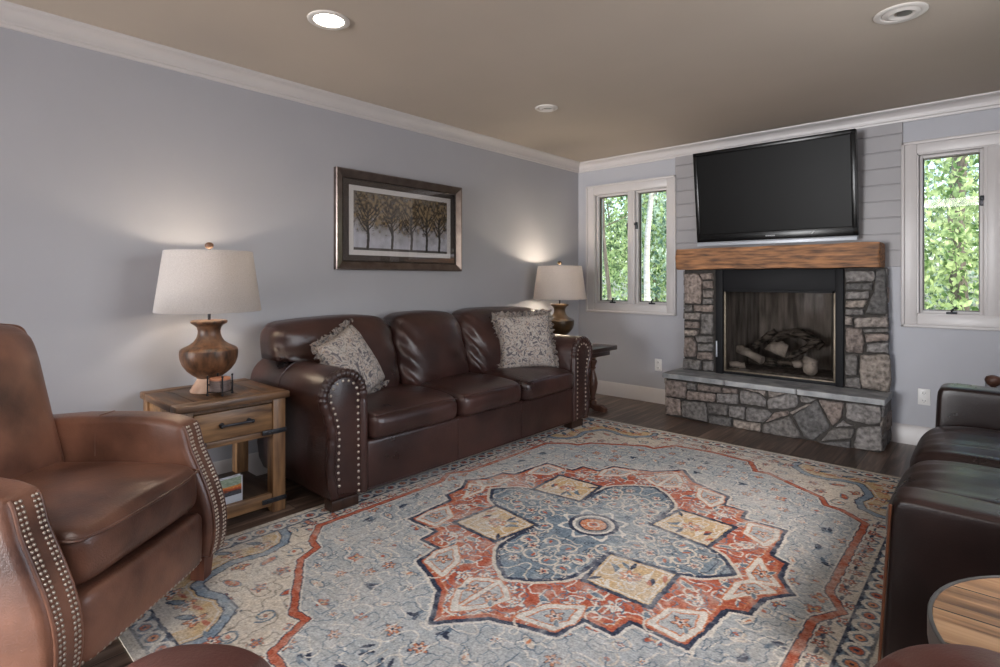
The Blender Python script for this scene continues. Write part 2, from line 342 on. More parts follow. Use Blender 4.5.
for lo, hi in (((0.03, SX0, za), (0.09, SX0 + 0.05, zb)), ((0.03, SX1 - 0.05, za), (0.09, SX1, zb)), ((0.03, ym - 0.04, za), (0.09, ym + 0.04, zb)), ((0.03, SX0 + 0.05, zb - 0.05), (0.09, SX1 - 0.05, zb)), ((0.03, SX0 + 0.05, za), (0.09, SX1 - 0.05, za + 0.05))): b.box(lo, hi, 0.004)
b.build('sash', M['trim'], w3)
# back wall: cut for both windows and the firebox
W1 = (0.205, 1.02, 0.945, 2.09); W2 = (2.925, 3.755, 0.945, 2.10); FB = (1.56, 2.46, 0.36, 1.12)
b = MB(); T = 0.14
for x0, x1, z0, z1 in ((0, W1[0], 0, H), (W1[0], W1[1], 0, W1[2]), (W1[0], W1[1], W1[3], H), (W1[1], FB[0], 0, H), (FB[0], FB[1], 0, FB[2]), (FB[0], FB[1], FB[3], H),
                       (FB[1], W2[0], 0, H), (W2[0], W2[1], 0, W2[2]), (W2[0], W2[1], W2[3], H), (W2[1], XR, 0, H)):
    b.box((x0, 0, z0), (x1, T, z1))
struct(b.build('wall_back', M['wall'], None, 0), 'gray wall holding the fireplace and both windows', 'wall')
# shiplap boards above and beside the mantel
b = MB(); z = 1.29; k = 0
while z < 2.40:
    b.box((1.10, -0.014, z + 0.003), (2.842, 0.001, min(z + 0.119, 2.40)), 0.003, 1); z += 0.122
b.box((1.10, -0.006, 1.29), (2.842, 0.001, 2.40))
struct(b.build('trim_5', M['ship']), 'gray painted shiplap boards around the wall television', 'wall paneling')

def sweep(name, prof, a, b_, axis, sign, m):
    """room trim: prof = (distance from wall, height); runs along x or y"""
    k = MB()
    if axis == 'Y': k.prism([(a[0] + sign * d, z) for d, z in prof], a[1], b_, 'Y')
    else: k.prism([(a[1] + sign * d, z) for d, z in prof], a[0], b_, 'X')
    return k.build(name, m, None, 0.5)
crown = [(0, 2.345), (0.012, 2.345), (0.015, 2.352), (0.015, 2.362), (0.022, 2.366), (0.024, 2.372)] + [(0.024 + 0.04 * (1 - math.cos(R(t))), 2.374 + 0.048 * math.sin(R(t))) for t in range(0, 91, 10)] + [(0.066, 2.424), (0.072, 2.426), (0.078, 2.43), (0.08, 2.434), (0.08, 2.4405), (0, 2.4405)]
struct(sweep('trim_1', crown, (0, YR), 0.0, 'Y', 1, M['trim']), 'white crown molding along the long gray wall', 'crown molding')
struct(sweep('trim_2', crown, (0, 0), XR, 'X', -1, M['trim']), 'white crown molding above fireplace wall', 'crown molding')
struct(sweep('trim_3', crown, (XR, YR), 0.0, 'Y', -1, M['trim']), 'white crown molding along the loveseat wall', 'crown molding')
struct(sweep('trim_4', crown, (0, YR), XR, 'X', 1, M['trim']), 'white crown molding above the added patio door', 'crown molding')
base = [(0, 0.0005), (0.016, 0.0005), (0.016, 0.105), (0.013, 0.112), (0.012, 0.122), (0.007, 0.132), (0.004, 0.138), (0, 0.14)]
struct(sweep('baseboard_left', base, (0, YR), 0.0, 'Y', 1, M['trim']), 'white baseboard along the long gray wall', 'baseboard')
k = MB()
for x0, x1 in ((0, 1.25), (2.72, XR)): k.prism([(-d, z) for d, z in base], x0, x1, 'X')
struct(k.build('baseboard_back', M['trim'], None, 0.5), 'white baseboard either side of the stone hearth', 'baseboard')
struct(sweep('baseboard_right', base, (XR, YR), 0.0, 'Y', -1, M['trim']), 'white baseboard along the loveseat wall', 'baseboard')

def window(name, o, mul, label):
    x0, x1, z0, z1 = o; t = thing(name, label, 'window', (0, 0, 0), kind='structure')
    k = MB(); w = 0.092
    for lo, hi in (((x0 - w, -0.02, z0 - w), (x0, 0.0, z1 + w)), ((x1, -0.02, z0 - w), (x1 + w, 0.0, z1 + w)), ((x0, -0.02, z1), (x1, 0.0, z1 + w)), ((x0, -0.02, z0 - w), (x1, 0.0, z0))): k.box(lo, hi, 0.004)
    e = 0.022
    for lo, hi in (((x0 - w, -0.034, z0 - w), (x0 - w + e, -0.016, z1 + w)), ((x1 + w - e, -0.034, z0 - w), (x1 + w, -0.016, z1 + w)), ((x0 - w, -0.034, z1 + w - e), (x1 + w, -0.016, z1 + w)), ((x0 - w, -0.034, z0 - w), (x1 + w, -0.016, z0 - w + e))): k.box(lo, hi, 0.006)
    k.build('casing', M['trim'], t)
    k = MB()
    for lo, hi in (((x0, -0.012, z0), (x0 + 0.008, T, z1)), ((x1 - 0.008, -0.012, z0), (x1, T, z1)), ((x0, -0.012, z1 - 0.008), (x1, T, z1)), ((x0, -0.012, z0), (x1, T, z0 + 0.008))): k.box(lo, hi)
    k.build('jamb', M['trim'], t)
    k = MB(); k.box((mul[0], -0.006, z0 + 0.004), (mul[1], T, z1 - 0.004), 0.004); k.box((mul[0] + 0.02, -0.012, z0 + 0.004), (mul[1] - 0.02, -0.004, z1 - 0.004), 0.003); k.build('mullion', M['trim'], t)
    for a, c in ((x0 + 0.008, mul[0]), (mul[1], x1 - 0.008)):
        f = 0.02; k = MB(); za, zb = z0 + 0.008, z1 - 0.008
        for lo, hi in (((a, 0.03, za), (a + f, 0.11, zb)), ((c - f, 0.03, za), (c, 0.11, zb)), ((a + f, 0.03, zb - f), (c - f, 0.11, zb)), ((a + f, 0.03, za), (c - f, 0.11, za + f))): k.box(lo, hi, 0.003)
        s = k.build('sash', M['trim'], t)
        k = MB(); g = 0.007; a2, c2, za2, zb2 = a + f, c - f, za + f, zb - f
        for lo, hi in (((a2, 0.062, za2), (a2 + g, 0.088, zb2)), ((c2 - g, 0.062, za2), (c2, 0.088, zb2)), ((a2 + g, 0.062, zb2 - g), (c2 - g, 0.088, zb2)), ((a2 + g, 0.062, za2), (c2 - g, 0.088, za2 + g))): k.box(lo, hi)
        k.build('gasket', M['darkfoot'], s)
        k = MB(); k.box((a2 + g * 0.5, 0.073, za2 + g * 0.5), (c2 - g * 0.5, 0.077, zb2 - g * 0.5)); k.build('glass', M['glass'], s, 0)
        xm = a + (c - a) * 0.52; k = MB(); k.box((xm - 0.03, 0.004, z0 + 0.008), (xm + 0.03, 0.03, z0 + 0.024), 0.004)
        k.tube([(xm, 0.012, z0 + 0.024), (xm + 0.004, -0.004, z0 + 0.04), (xm + 0.02, -0.012, z0 + 0.05)], 0.006); k.blob((xm + 0.024, -0.014, z0 + 0.052), (0.022, 0.02, 0.02), 2, 3)
        k.build('crank', M['iron'], t)
        xl = mul[0] - 0.004 if a < mul[0] else mul[1] + 0.004
        k = MB(); k.box((xl - 0.016, 0.012, 1.70), (xl + 0.016, 0.034, 1.77), 0.005); k.box((xl - 0.007, -0.014, 1.735), (xl + 0.007, 0.016, 1.765), 0.004); k.build('latch', M['iron'], t)
    return t
window('window_1', W1, (0.595, 0.672), 'white double casement window in the corner beside the second lamp')
window('window_2', W2, (3.285, 3.395), 'white double casement window beyond the dark loveseat')

def outlet(x, z, label):
    t = thing('wall_outlet', label, 'outlet', (x, 0, z))
    k = MB(); k.box((-0.036, -0.007, -0.058), (0.036, 0.0, 0.058), 0.004); k.build('cover_plate', M['plastic'], t)
    for s in (0.027, -0.027):
        k = MB(); k.lathe([(0.0001, -0.011), (0.015, -0.011), (0.017, -0.006)], (0, 0, s), 16, 'Y'); so = k.build('socket', M['plastic'], t)
        k = MB(); k.box((-0.008, -0.0125, s - 0.004), (-0.005, -0.010, s + 0.007)); k.box((0.005, -0.0125, s - 0.004), (0.008, -0.010, s + 0.007)); k.box((-0.002, -0.0125, s - 0.011), (0.002, -0.010, s - 0.007)); k.build('slot', M['hole'], so, 0)
outlet(0.925, 0.37, 'white wall outlet under the corner window beside the hearth')
outlet(2.965, 0.355, 'white wall outlet between the hearth and the dark loveseat')

def can(x, y, r, kind, label):
    t = thing('recessed_light', label, 'ceiling light', (x, y, H))
    k = MB(); k.lathe([(r, 0), (r, -0.005), (r * 0.93, -0.009), (r * 0.74, -0.006), (r * 0.70, -0.001)], n=40, cap=False); k.build('trim_ring', M['can'], t)
    if kind == 'lit':
        k = MB(); k.lathe([(0.0001, -0.004), (r * 0.4, -0.005), (r * 0.72, -0.003)], n=32); k.build('lens', M['lit'], t)
    else:
        k = MB(); k.lathe([(0.0001, -0.007), (r * 0.22, -0.008), (r * 0.32, -0.005)], c=(0.018, 0.006, 0), n=28); k.build('lens', M['dim'] if kind == 'gimbal' else M['off'], t)
        k = MB(); k.lathe([(r * 0.30, -0.004), (r * 0.50, -0.012), (r * 0.74, -0.003)], c=(0.006, 0.002, 0), n=32, cap=False); k.build('baffle', M['can'], t)
    return t
can(0.985, -3.565, 0.098, 'lit', 'lit round recessed ceiling light above the sofa front')
can(0.935, -1.79, 0.082, 'off', 'small unlit recessed ceiling light near the far corner')
can(3.02, -1.81, 0.105, 'gimbal', 'unlit recessed ceiling light with tilted dark lens above the loveseat')
light('recessed_spot', 'SPOT', (0.985, -3.565, 2.42), 9, (1, 0.93, 0.82), spot_size=R(95), spot_blend=0.8, shadow_soft_size=0.06)
t = thing('added_ceiling_panel', 'large added ceiling panel light, unseen behind the camera', 'ceiling light', (2.6, -6.0, H))  # invented panel: lights the room and makes the streak in the window glass
k = MB(); k.box((-0.62, -0.54, -0.03), (0.62, 0.54, 0), 0.006); k.build('housing', M['can'], t)
k = MB(); k.box((-0.58, -0.50, -0.055), (0.58, 0.50, -0.028), 0.012); k.build('lens', M['strip'], t)

HEARTH = [[(1.179,0.310),(1.377,0.317),(1.377,0.173),(1.179,0.166)],[(1.179,0.160),(1.321,0.158),(1.332,0.015),(1.179,0.005)],[(1.377,0.317),(1.464,0.313),(1.464,0.260),(1.377,0.255)],[(1.471,0.314),(1.674,0.313),(1.674,0.264),(1.471,0.257)],[(1.377,0.242),(1.623,0.250),(1.627,0.183),(1.377,0.167)],[(1.680,0.310),(1.813,0.317),(1.807,0.276),(1.680,0.265)],[(1.631,0.252),(1.809,0.277),(1.809,0.190),(1.631,0.179)],[(1.332,0.149),(1.539,0.165),(1.564,0.065),(1.560,0.002),(1.332,0.013)],[(1.545,0.162),(1.724,0.169),(1.728,0.086),(1.560,0.075)],[(1.564,0.065),(1.754,0.076),(1.754,-0.005),(1.569,-0.001)],[(1.730,0.170),(1.861,0.178),(1.857,0.078),(1.736,0.081)],[(1.819,0.308),(1.974,0.300),(2.020,0.258),(2.017,0.199),(1.819,0.198)],[(1.823,0.329),(2.020,0.330),(2.020,0.281),(1.984,0.301)],[(2.029,0.331),(2.172,0.333),(2.066,0.280),(2.029,0.278)],[(2.026,0.266),(2.181,0.331),(2.249,0.333),(2.249,0.245),(2.172,0.208),(2.026,0.190)],[(1.867,0.175),(2.026,0.181),(2.066,0.158),(2.048,0.122),(1.993,0.074),(1.861,0.064)],[(1.764,0.062),(1.984,0.066),(1.974,-0.000),(1.764,-0.003)],[(2.075,0.169),(2.175,0.201),(2.186,0.172),(2.011,0.077)],[(1.989,0.061),(2.181,0.158),(2.275,0.015),(2.224,-0.005),(1.984,-0.003)],[(2.181,0.186),(2.308,0.272),(2.333,0.270),(2.198,0.170)],[(2.258,0.326),(2.371,0.319),(2.325,0.278),(2.258,0.274)],[(2.203,0.162),(2.366,0.309),(2.457,0.123),(2.349,0.002),(2.291,0.009)],[(2.377,0.316),(2.545,0.317),(2.525,0.192),(2.470,0.129)],[(2.551,0.318),(2.762,0.324),(2.762,0.204),(2.712,0.181),(2.551,0.197)],[(2.529,0.186),(2.612,0.163),(2.486,0.133)],[(2.470,0.121),(2.612,0.147),(2.594,0.068),(2.390,0.010)],[(2.621,0.156),(2.767,0.187),(2.769,0.008),(2.597,-0.003)],[(2.366,-0.004),(2.586,0.054),(2.586,0.001),(2.390,-0.027)],]
PILLAR_L = [[(1.241,1.252),(1.371,1.251),(1.406,1.194),(1.394,0.978),(1.241,0.973)],[(1.376,1.251),(1.503,1.255),(1.503,1.194),(1.406,1.194)],[(1.406,1.183),(1.503,1.183),(1.503,1.116),(1.406,1.115)],[(1.406,1.103),(1.503,1.100),(1.503,1.037),(1.413,1.035)],[(1.413,1.029),(1.503,1.031),(1.503,0.981),(1.406,0.974)],[(1.241,0.967),(1.320,0.969),(1.320,0.907),(1.241,0.904)],[(1.324,0.965),(1.503,0.970),(1.503,0.910),(1.324,0.907)],[(1.241,0.892),(1.390,0.898),(1.390,0.837),(1.241,0.830)],[(1.394,0.892),(1.503,0.896),(1.503,0.713),(1.383,0.705)],[(1.241,0.818),(1.376,0.818),(1.376,0.754),(1.241,0.753)],[(1.241,0.741),(1.371,0.743),(1.359,0.692),(1.241,0.683)],[(1.241,0.672),(1.324,0.673),(1.352,0.611),(1.343,0.496),(1.234,0.485)],[(1.336,0.690),(1.503,0.695),(1.503,0.641),(1.352,0.629)],[(1.359,0.619),(1.503,0.630),(1.503,0.567),(1.359,0.555)],[(1.352,0.543),(1.503,0.552),(1.503,0.489),(1.352,0.479)],[(1.229,0.473),(1.399,0.474),(1.394,0.387),(1.229,0.380)],[(1.406,0.468),(1.503,0.478),(1.503,0.388),(1.406,0.384)],]
PILLAR_R = [[(2.499,1.262),(2.691,1.260),(2.691,1.185),(2.499,1.175)],[(2.696,1.279),(2.753,1.278),(2.768,0.937),(2.628,0.940),(2.676,1.092),(2.691,1.176)],[(2.499,1.166),(2.676,1.170),(2.676,1.120),(2.499,1.114)],[(2.499,1.104),(2.660,1.110),(2.652,1.054),(2.499,1.050)],[(2.499,1.040),(2.644,1.044),(2.624,0.987),(2.499,0.986)],[(2.499,0.973),(2.624,0.978),(2.621,0.930),(2.499,0.929)],[(2.499,0.919),(2.548,0.917),(2.548,0.850),(2.499,0.852)],[(2.556,0.908),(2.768,0.928),(2.771,0.854),(2.556,0.832)],[(2.499,0.838),(2.605,0.829),(2.624,0.751),(2.613,0.646),(2.499,0.645)],[(2.608,0.825),(2.773,0.845),(2.773,0.814),(2.613,0.803)],[(2.624,0.794),(2.773,0.804),(2.773,0.753),(2.628,0.732)],[(2.633,0.723),(2.773,0.744),(2.773,0.666),(2.633,0.657)],[(2.499,0.632),(2.585,0.640),(2.580,0.472),(2.499,0.468)],[(2.592,0.635),(2.779,0.658),(2.788,0.451),(2.776,0.376),(2.608,0.390),(2.589,0.463)],[(2.499,0.453),(2.597,0.464),(2.605,0.380),(2.499,0.385)],]

# ------------------------------------------------------------------ fireplace
TINTS = [(0.19, 0.18, 0.175), (0.24, 0.23, 0.225), (0.33, 0.295, 0.275), (0.28, 0.235, 0.215), (0.16, 0.158, 0.16), (0.38, 0.335, 0.30), (0.26, 0.25, 0.248), (0.33, 0.275, 0.25)]
def stones(name, polys, y0, parent, seed, depth=0.03, xform=None):
    r = random.Random(seed); bm = bmesh.new(); L = bm.verts.layers.float_color.new('Col')
    for q, P in enumerate(polys):
        tint = TINTS[r.randrange(len(TINTS))]; j = r.uniform(0.85, 1.15); tint = tuple(min(1, c * j) for c in tint)
        c = Vector((sum(p[0] for p in P) / len(P), sum(p[1] for p in P) / len(P)))
        ring = []
        m = len(P)
        for i in range(m):
            a = Vector(P[i]); b_ = Vector(P[(i + 1) % m]); n = max(2, int((b_ - a).length / 0.022))
            for k in range(n):
                t = k / n; p = a.lerp(b_, t)
                if k == 0: p = p.lerp(c, 0.035)
                p += Vector((hsh(q, i, k) - 0.5, hsh(k, q, i) - 0.5)) * 0.007
                d = c - p; p += d.normalized() * min(0.0025, d.length * 0.2); ring.append(p)
        dp = depth * r.uniform(0.7, 1.25); rows = []
        for f, h in ((1.0, 0.0), (1.0, 0.55), (0.955, 0.88), (0.87, 1.0), (0.66, 1.06), (0.36, 1.07)):
            row = []
            for i, p in enumerate(ring):
                u = c.lerp(p, f); hh = dp * h * (1 + (0.14 * wob((u.x * 10, u.y * 10, q), 3.0, q) if h > 0.5 else 0))
                v = bm.verts.new((u.x, y0 - hh, u.y)); v[L] = (*tint, 1); row.append(v)
            rows.append(row)
        n = len(ring)
        for A, B in zip(rows, rows[1:]):
            for i in range(n):
                bm.faces.new((A[i], A[(i + 1) % n], B[(i + 1) % n], B[i]))
        vc = bm.verts.new((c.x, y0 - dp * 1.06, c.y)); vc[L] = (*tint, 1)
        for i in range(n): bm.faces.new((rows[-1][i], rows[-1][(i + 1) % n], vc))
    if xform:
        for v in bm.verts: v.co = Vector(xform(v.co))
    bmesh.ops.recalc_face_normals(bm, faces=bm.faces[:])
    me = bpy.data.meshes.new(name); bm.to_mesh(me); bm.free()
    return link(name, me, M['stone'], parent, 0.9)
def rows_of_stones(w, h0, h1, seed):
    r = random.Random(seed); out = []; z = h0
    while z < h1 - 0.03:
        hh = min(r.uniform(0.06, 0.13), h1 - z); x = 0.0
        if h1 - z - hh < 0.04: hh = h1 - z
        while x < w - 0.02:
            ww = min(r.uniform(0.1, 0.22), w - x)
            if w - x - ww < 0.06: ww = w - x
            out.append([(x, z + hh), (x + ww, z + hh), (x + ww, z), (x, z)]); x += ww
        z += hh
    return out
fp = thing('fireplace', 'stone fireplace with black metal surround and raised slate hearth', 'fireplace', (1.98, 0, 0))
FO = Vector((-1.98, 0, 0))
class FM(MB):
    def build(s, *a, **k):
        for v in s.bm.verts: v.co += FO
        return MB.build(s, *a, **k)
k = FM(); k.box((1.19, -0.385, 0.0), (2.752, -0.001, 0.332)); hb = k.build('hearth_base', M['mortar'], fp, 0)
sh = lambda co: co + FO
stones('stone_facing', HEARTH, -0.378, hb, 3, 0.03, sh)
stones('stone_facing', rows_of_stones(0.36, 0.01, 0.325, 5), 0, hb, 6, 0.028, lambda co: Vector((2.748 - co.y, -0.375 + co.x, co.z)) + FO)
stones('stone_facing', rows_of_stones(0.36, 0.01, 0.325, 8), 0, hb, 9, 0.028, lambda co: Vector((1.195 + co.y, -0.012 - co.x, co.z)) + FO)
for i, (x0, x1) in enumerate(((1.165, 1.70), (1.703, 2.235), (2.238, 2.788))):
    k = FM(); k.blob(((x0 + x1) / 2, -0.216, 0.355), (x1 - x0, 0.43, 0.042), (40, 40, 14), 16, lambda p, q: (p.x, p.y + 0.006 * wob((p.x * 3 + i * 3, p.z, 0), 14) * (abs(q.y) > 0.9), p.z + 0.0015 * wob(p, 40)))
    k.build('hearth_slab', M['slate'], fp, 0.9)
for nm, P, x0, x1, sd in (('stone_pillar', PILLAR_L, 1.235, 1.515, 11), ('stone_pillar', PILLAR_R, 2.492, 2.75, 17)):
    k = FM(); k.box((x0, -0.105, 0.377), (x1, -0.001, 1.284)); pl = k.build(nm, M['mortar'], fp, 0)
    stones('stone_facing', P, -0.10, pl, sd, 0.04, sh)
    hs = rows_of_stones(0.10, 0.385, 1.28, sd + 1)
    if x0 > 2: stones('stone_facing', hs, 0, pl, sd + 2, 0.012, lambda co: Vector((x1 - 0.002 - co.y, -0.104 + co.x, co.z)) + FO)
    else: stones('stone_facing', hs, 0, pl, sd + 2, 0.016, lambda co: Vector((x0 + 0.002 + co.y, -0.004 - co.x, co.z)) + FO)
# black metal surround, hood and brass edge
OX0, OX1, OZ0, OZ1 = 1.60, 2.432, 0.405, 1.09
k = FM()
k.box((1.522, -0.128, 0.377), (1.585, -0.03, 1.282), 0.004); k.box((2.435, -0.128, 0.377), (2.49, -0.03, 1.282), 0.004)
k.box((1.585, -0.118, 1.105), (2.435, -0.03, 1.282), 0.003)
k.box((1.60, -0.136, 1.09), (2.42, -0.06, 1.108), 0.003); k.box((1.585, -0.10, 0.377), (2.435, -0.03, 0.40), 0.003)
su = k.build('metal_surround', M['black'], fp)
k = FM()
for lo, hi in (((1.586, -0.104, 0.40), (1.602, -0.07, 1.092)), ((2.418, -0.104, 0.40), (2.434, -0.07, 1.092)), ((1.602, -0.104, 0.40), (2.418, -0.07, 0.412))): k.box(lo, hi, 0.003)
k.build('trim_edge', M['brass'], su)
k = FM(); k.box((1.528, -0.136, 0.52), (1.54, -0.124, 0.66), 0.003); k.build('handle', M['silver'], su)
# firebox: tapered panels running back through the wall
k = FM()
F0 = [(1.585, -0.03), (1.72, 0.42), (2.30, 0.42), (2.435, -0.03)]
for (xa, ya), (xb, yb) in zip(F0, F0[1:]):
    dx, dy = xb - xa, yb - ya; ll = math.hypot(dx, dy); nx, ny = -dy / ll, dx / ll
    k.prism([(xa, ya), (xb, yb), (xb + nx * 0.02, yb + ny * 0.02), (xa + nx * 0.02, ya + ny * 0.02)], 0.377, 1.12, 'Z')
k.prism([(1.56, -0.03), (1.70, 0.44), (2.32, 0.44), (2.46, -0.03)], 1.10, 1.12, 'Z'); k.prism([(1.56, -0.03), (1.70, 0.44), (2.32, 0.44), (2.46, -0.03)], 0.377, 0.42, 'Z')
k.build('firebox', M['fbrick'], fp, 0)
k = FM(); k.box((1.602, -0.082, 0.412), (2.418, -0.078, 1.092)); k.build('glass', M['fireglass'], fp, 0)
k = FM()
for i in range(9): x = 1.74 + i * 0.066; k.tube([(x, 0.02, 0.45), (x, 0.27, 0.45), (x, 0.30, 0.50)], 0.008, 6)
for y in (0.04, 0.24): k.tube([(1.70, y, 0.444), (2.31, y, 0.444)], 0.009, 6)
for x in (1.74, 2.27):
    for y in (0.04, 0.24): k.tube([(x, y, 0.42), (x, y, 0.45)], 0.009, 6)
for v in k.bm.verts: v.co -= Vector((2.0, 0.14, 0.42))
gr = k.build('fire_grate', M['iron']); gr.location = (2.0, 0.14, 0.42); tag(gr, 'dark iron grate holding logs inside the firebox', 'grate')
def log(a, b_, r, label, m='log', bend=0.0):
    a, b_ = Vector(a), Vector(b_); o = (a + b_) / 2; pts = []
    for i in range(9):
        t = i / 8; p = a.lerp(b_, t) + Vector((0, 0, bend * 4 * t * (1 - t))); p += Vector((hsh(i, r) - .5, hsh(r, i) - .5, hsh(i, 3, r) - .5)) * r * 0.3; pts.append(p - o)
    k = MB(); k.tube(pts, [r * (0.85 + 0.3 * hsh(i, 9, r)) for i in range(9)], 10); lo = k.build('fire_log', M[m], None, 0.9); lo.location = o
    tag(lo, label, 'log', 'logs in the fireplace')
log((1.64, 0.07, 0.59), (1.87, 0.03, 0.505), 0.036, 'pale split log sloping down at the left of the fire', 'ash')
log((1.75, 0.17, 0.60), (1.93, 0.16, 0.75), 0.030, 'dark log pointing up at the back left of the fire')
log((1.86, 0.23, 0.64), (2.27, 0.22, 0.64), 0.040, 'long charred arched log across the back of the fire', 'log', 0.10)
log((1.90, 0.13, 0.63), (2.03, 0.11, 0.59), 0.055, 'pale broken chunk in the middle of the fire', 'ash')
log((2.05, 0.06, 0.53), (2.27, 0.13, 0.70), 0.026, 'slim dark log leaning up at the right of the fire')
log((2.235, -0.01, 0.46), (2.235, 0.0, 0.56), 0.050, 'short upright round log end at the right of the grate', 'ash')
log((1.73, 0.11, 0.487), (2.23, 0.09, 0.487), 0.034, 'long dark log lying low along the grate')
log((1.60, 0.0, 0.455), (1.73, -0.01, 0.45), 0.026, 'small pale log end on the firebox floor at left', 'ash')
log((2.12, -0.02, 0.50), (2.18, 0.05, 0.51), 0.032, 'small pale log stub beside the upright log end', 'ash')

k = MB(); k.blob((0, 0, 0), (1.525, 0.245, 0.182), (60, 12, 12), 26, lambda p, q: (p.x + 0.012 * wob((p.x, p.y * 8, p.z * 8), 3) * (abs(q.x) > 0.8), p.y + 0.007 * wob((p.x * 1.3, 0, p.z * 5), 9), p.z + 0.006 * wob((p.x * 1.6, p.y * 4, 1), 8)))
mt = k.build('mantel_beam', M['mantel'], None, 1.2); mt.location = (1.974, -0.125, 1.376)
tag(mt, 'rough hewn brown wood mantel beam above the firebox', 'mantel')

# ------------------------------------------------------------------ television, leaning forward on its bracket
tv = thing('flat_television', 'black flat television tilted forward above the wood mantel', 'television', (1.975, -0.13, 1.495)); tv.rotation_euler = (R(7), 0, 0)
w, h = 0.61, 0.815
k = MB(); k.box((-w, 0.0, 0.03), (w, 0.06, h), 0.008); k.box((-w + 0.12, 0.05, 0.12), (w - 0.12, 0.095, h - 0.14), 0.02)
k.build('cabinet', M['tvblack'], tv)
k = MB(); bz = 0.036
for lo, hi in (((-w, -0.012, h - bz), (w, 0.01, h)), ((-w, -0.012, 0.03), (-w + bz, 0.01, h)), ((w - bz, -0.012, 0.03), (w, 0.01, h)), ((-w, -0.012, 0.03), (w, 0.01, 0.103))): k.box(lo, hi, 0.006)
bzl = k.build('bezel', M['tvblack'], tv)
k = MB(); k.box((-w + bz - 0.004, -0.004, 0.10), (w - bz + 0.004, 0.004, h - bz + 0.004)); k.build('screen', M['tvscreen'], tv, 0)
k = MB(); k.prism([(-0.02, 0.0), (-0.02, 0.022), (-0.008, 0.034), (0.05, 0.034), (0.05, 0.0)], -w + 0.004, w - 0.004, 'X', 0.003); k.build('lower_bar', M['silver'], tv)
k = MB()
for i in range(5): x = -0.034 + i * 0.015; k.box((x, -0.0135, 0.058), (x + 0.011, -0.0115, 0.068), 0)
k.build('brand_mark', M['mark'], bzl, 0)
k = MB(); k.prism([(0.30, 0.062), (0.318, 0.082), (0.326, 0.082), (0.308, 0.062)], -0.0135, -0.0115, 'Y'); k.build('badge', M['mark'], bzl, 0)
k = MB(); k.box((-0.2, 0.09, 0.3), (0.2, 0.126, 0.34), 0.004); k.box((-0.2, 0.09, 0.5), (0.2, 0.10, 0.54), 0.004)
k.box((-0.17, 0.088, 0.28), (-0.14, 0.12, 0.56)); k.box((0.14, 0.088, 0.28), (0.17, 0.12, 0.56))
k.build('wall_bracket', M['black'], tv)

# ------------------------------------------------------------------ framed picture
def srgb(a):
    a = np.clip(a, 0, 1); return np.where(a <= 0.04045, a / 12.92, ((a + 0.055) / 1.055) ** 2.4)
def noise2(rng, ny, nx, cell):
    gy, gx = int(ny / cell) + 3, int(nx / cell) + 3; g = rng.random((gy, gx))
    y = np.arange(ny) / cell; x = np.arange(nx) / cell; iy = y.astype(int); ix = x.astype(int); fy = (y - iy)[:, None]; fx = (x - ix)[None, :]
    fy = fy * fy * (3 - 2 * fy); fx = fx * fx * (3 - 2 * fx)
    a = g[np.ix_(iy, ix)]; b_ = g[np.ix_(iy, ix + 1)]; c = g[np.ix_(iy + 1, ix)]; d = g[np.ix_(iy + 1, ix + 1)]
    return (a * (1 - fx) + b_ * fx) * (1 - fy) + (c * (1 - fx) + d * fx) * fy
def color_grid(name, cols, w, h, z, m, parent=None, bowl=None):
    """a finely divided woven or printed sheet, one colour per thread; x to the right, y up the first axis"""
    ny, nx = cols.shape[:2]
    X, Y = np.meshgrid(np.linspace(-w / 2, w / 2, nx), np.linspace(-h / 2, h / 2, ny))
    co = np.stack([X, Y, np.full_like(X, z)], -1).reshape(-1, 3)
    i = np.arange(nx * ny).reshape(ny, nx); f = np.stack([i[:-1, :-1], i[:-1, 1:], i[1:, 1:], i[1:, :-1]], -1).reshape(-1, 4)
    me = bpy.data.meshes.new(name); me.vertices.add(len(co)); me.vertices.foreach_set('co', co.astype(np.float32).ravel())
    me.loops.add(f.size); me.loops.foreach_set('vertex_index', f.astype(np.int32).ravel()); me.polygons.add(len(f))
    me.polygons.foreach_set('loop_start', np.arange(0, f.size, 4, dtype=np.int32))
    me.update(calc_edges=True)
    a = me.attributes.new('Col', 'FLOAT_COLOR', 'POINT'); c = np.ones((len(co), 4), np.float32); c[:, :3] = srgb(cols.reshape(-1, 3) / 255.0); a.data.foreach_set('color', c.ravel())
    me.materials.append(m); o = bpy.data.objects.new(name, me); C.objects.link(o)
    if parent: o.parent = parent
    return o
def segd(X, Y, pts):
    d = np.full(X.shape, 1e9)
    for (x0, y0), (x1, y1) in zip(pts, pts[1:]):
        dx, dy = x1 - x0, y1 - y0; t = np.clip(((X - x0) * dx + (Y - y0) * dy) / (dx * dx + dy * dy + 1e-12), 0, 1)
        d = np.minimum(d, np.hypot(X - x0 - t * dx, Y - y0 - t * dy))
    return d
def inside(X, Y, P):
    r = np.zeros(X.shape, bool); n = len(P)
    for i in range(n):
        x0, y0 = P[i]; x1, y1 = P[(i + 1) % n]
        if y0 == y1: continue
        c = ((Y < y0) != (Y < y1)) & (X < (x1 - x0) * (Y - y0) / (y1 - y0) + x0); r ^= c
    return r
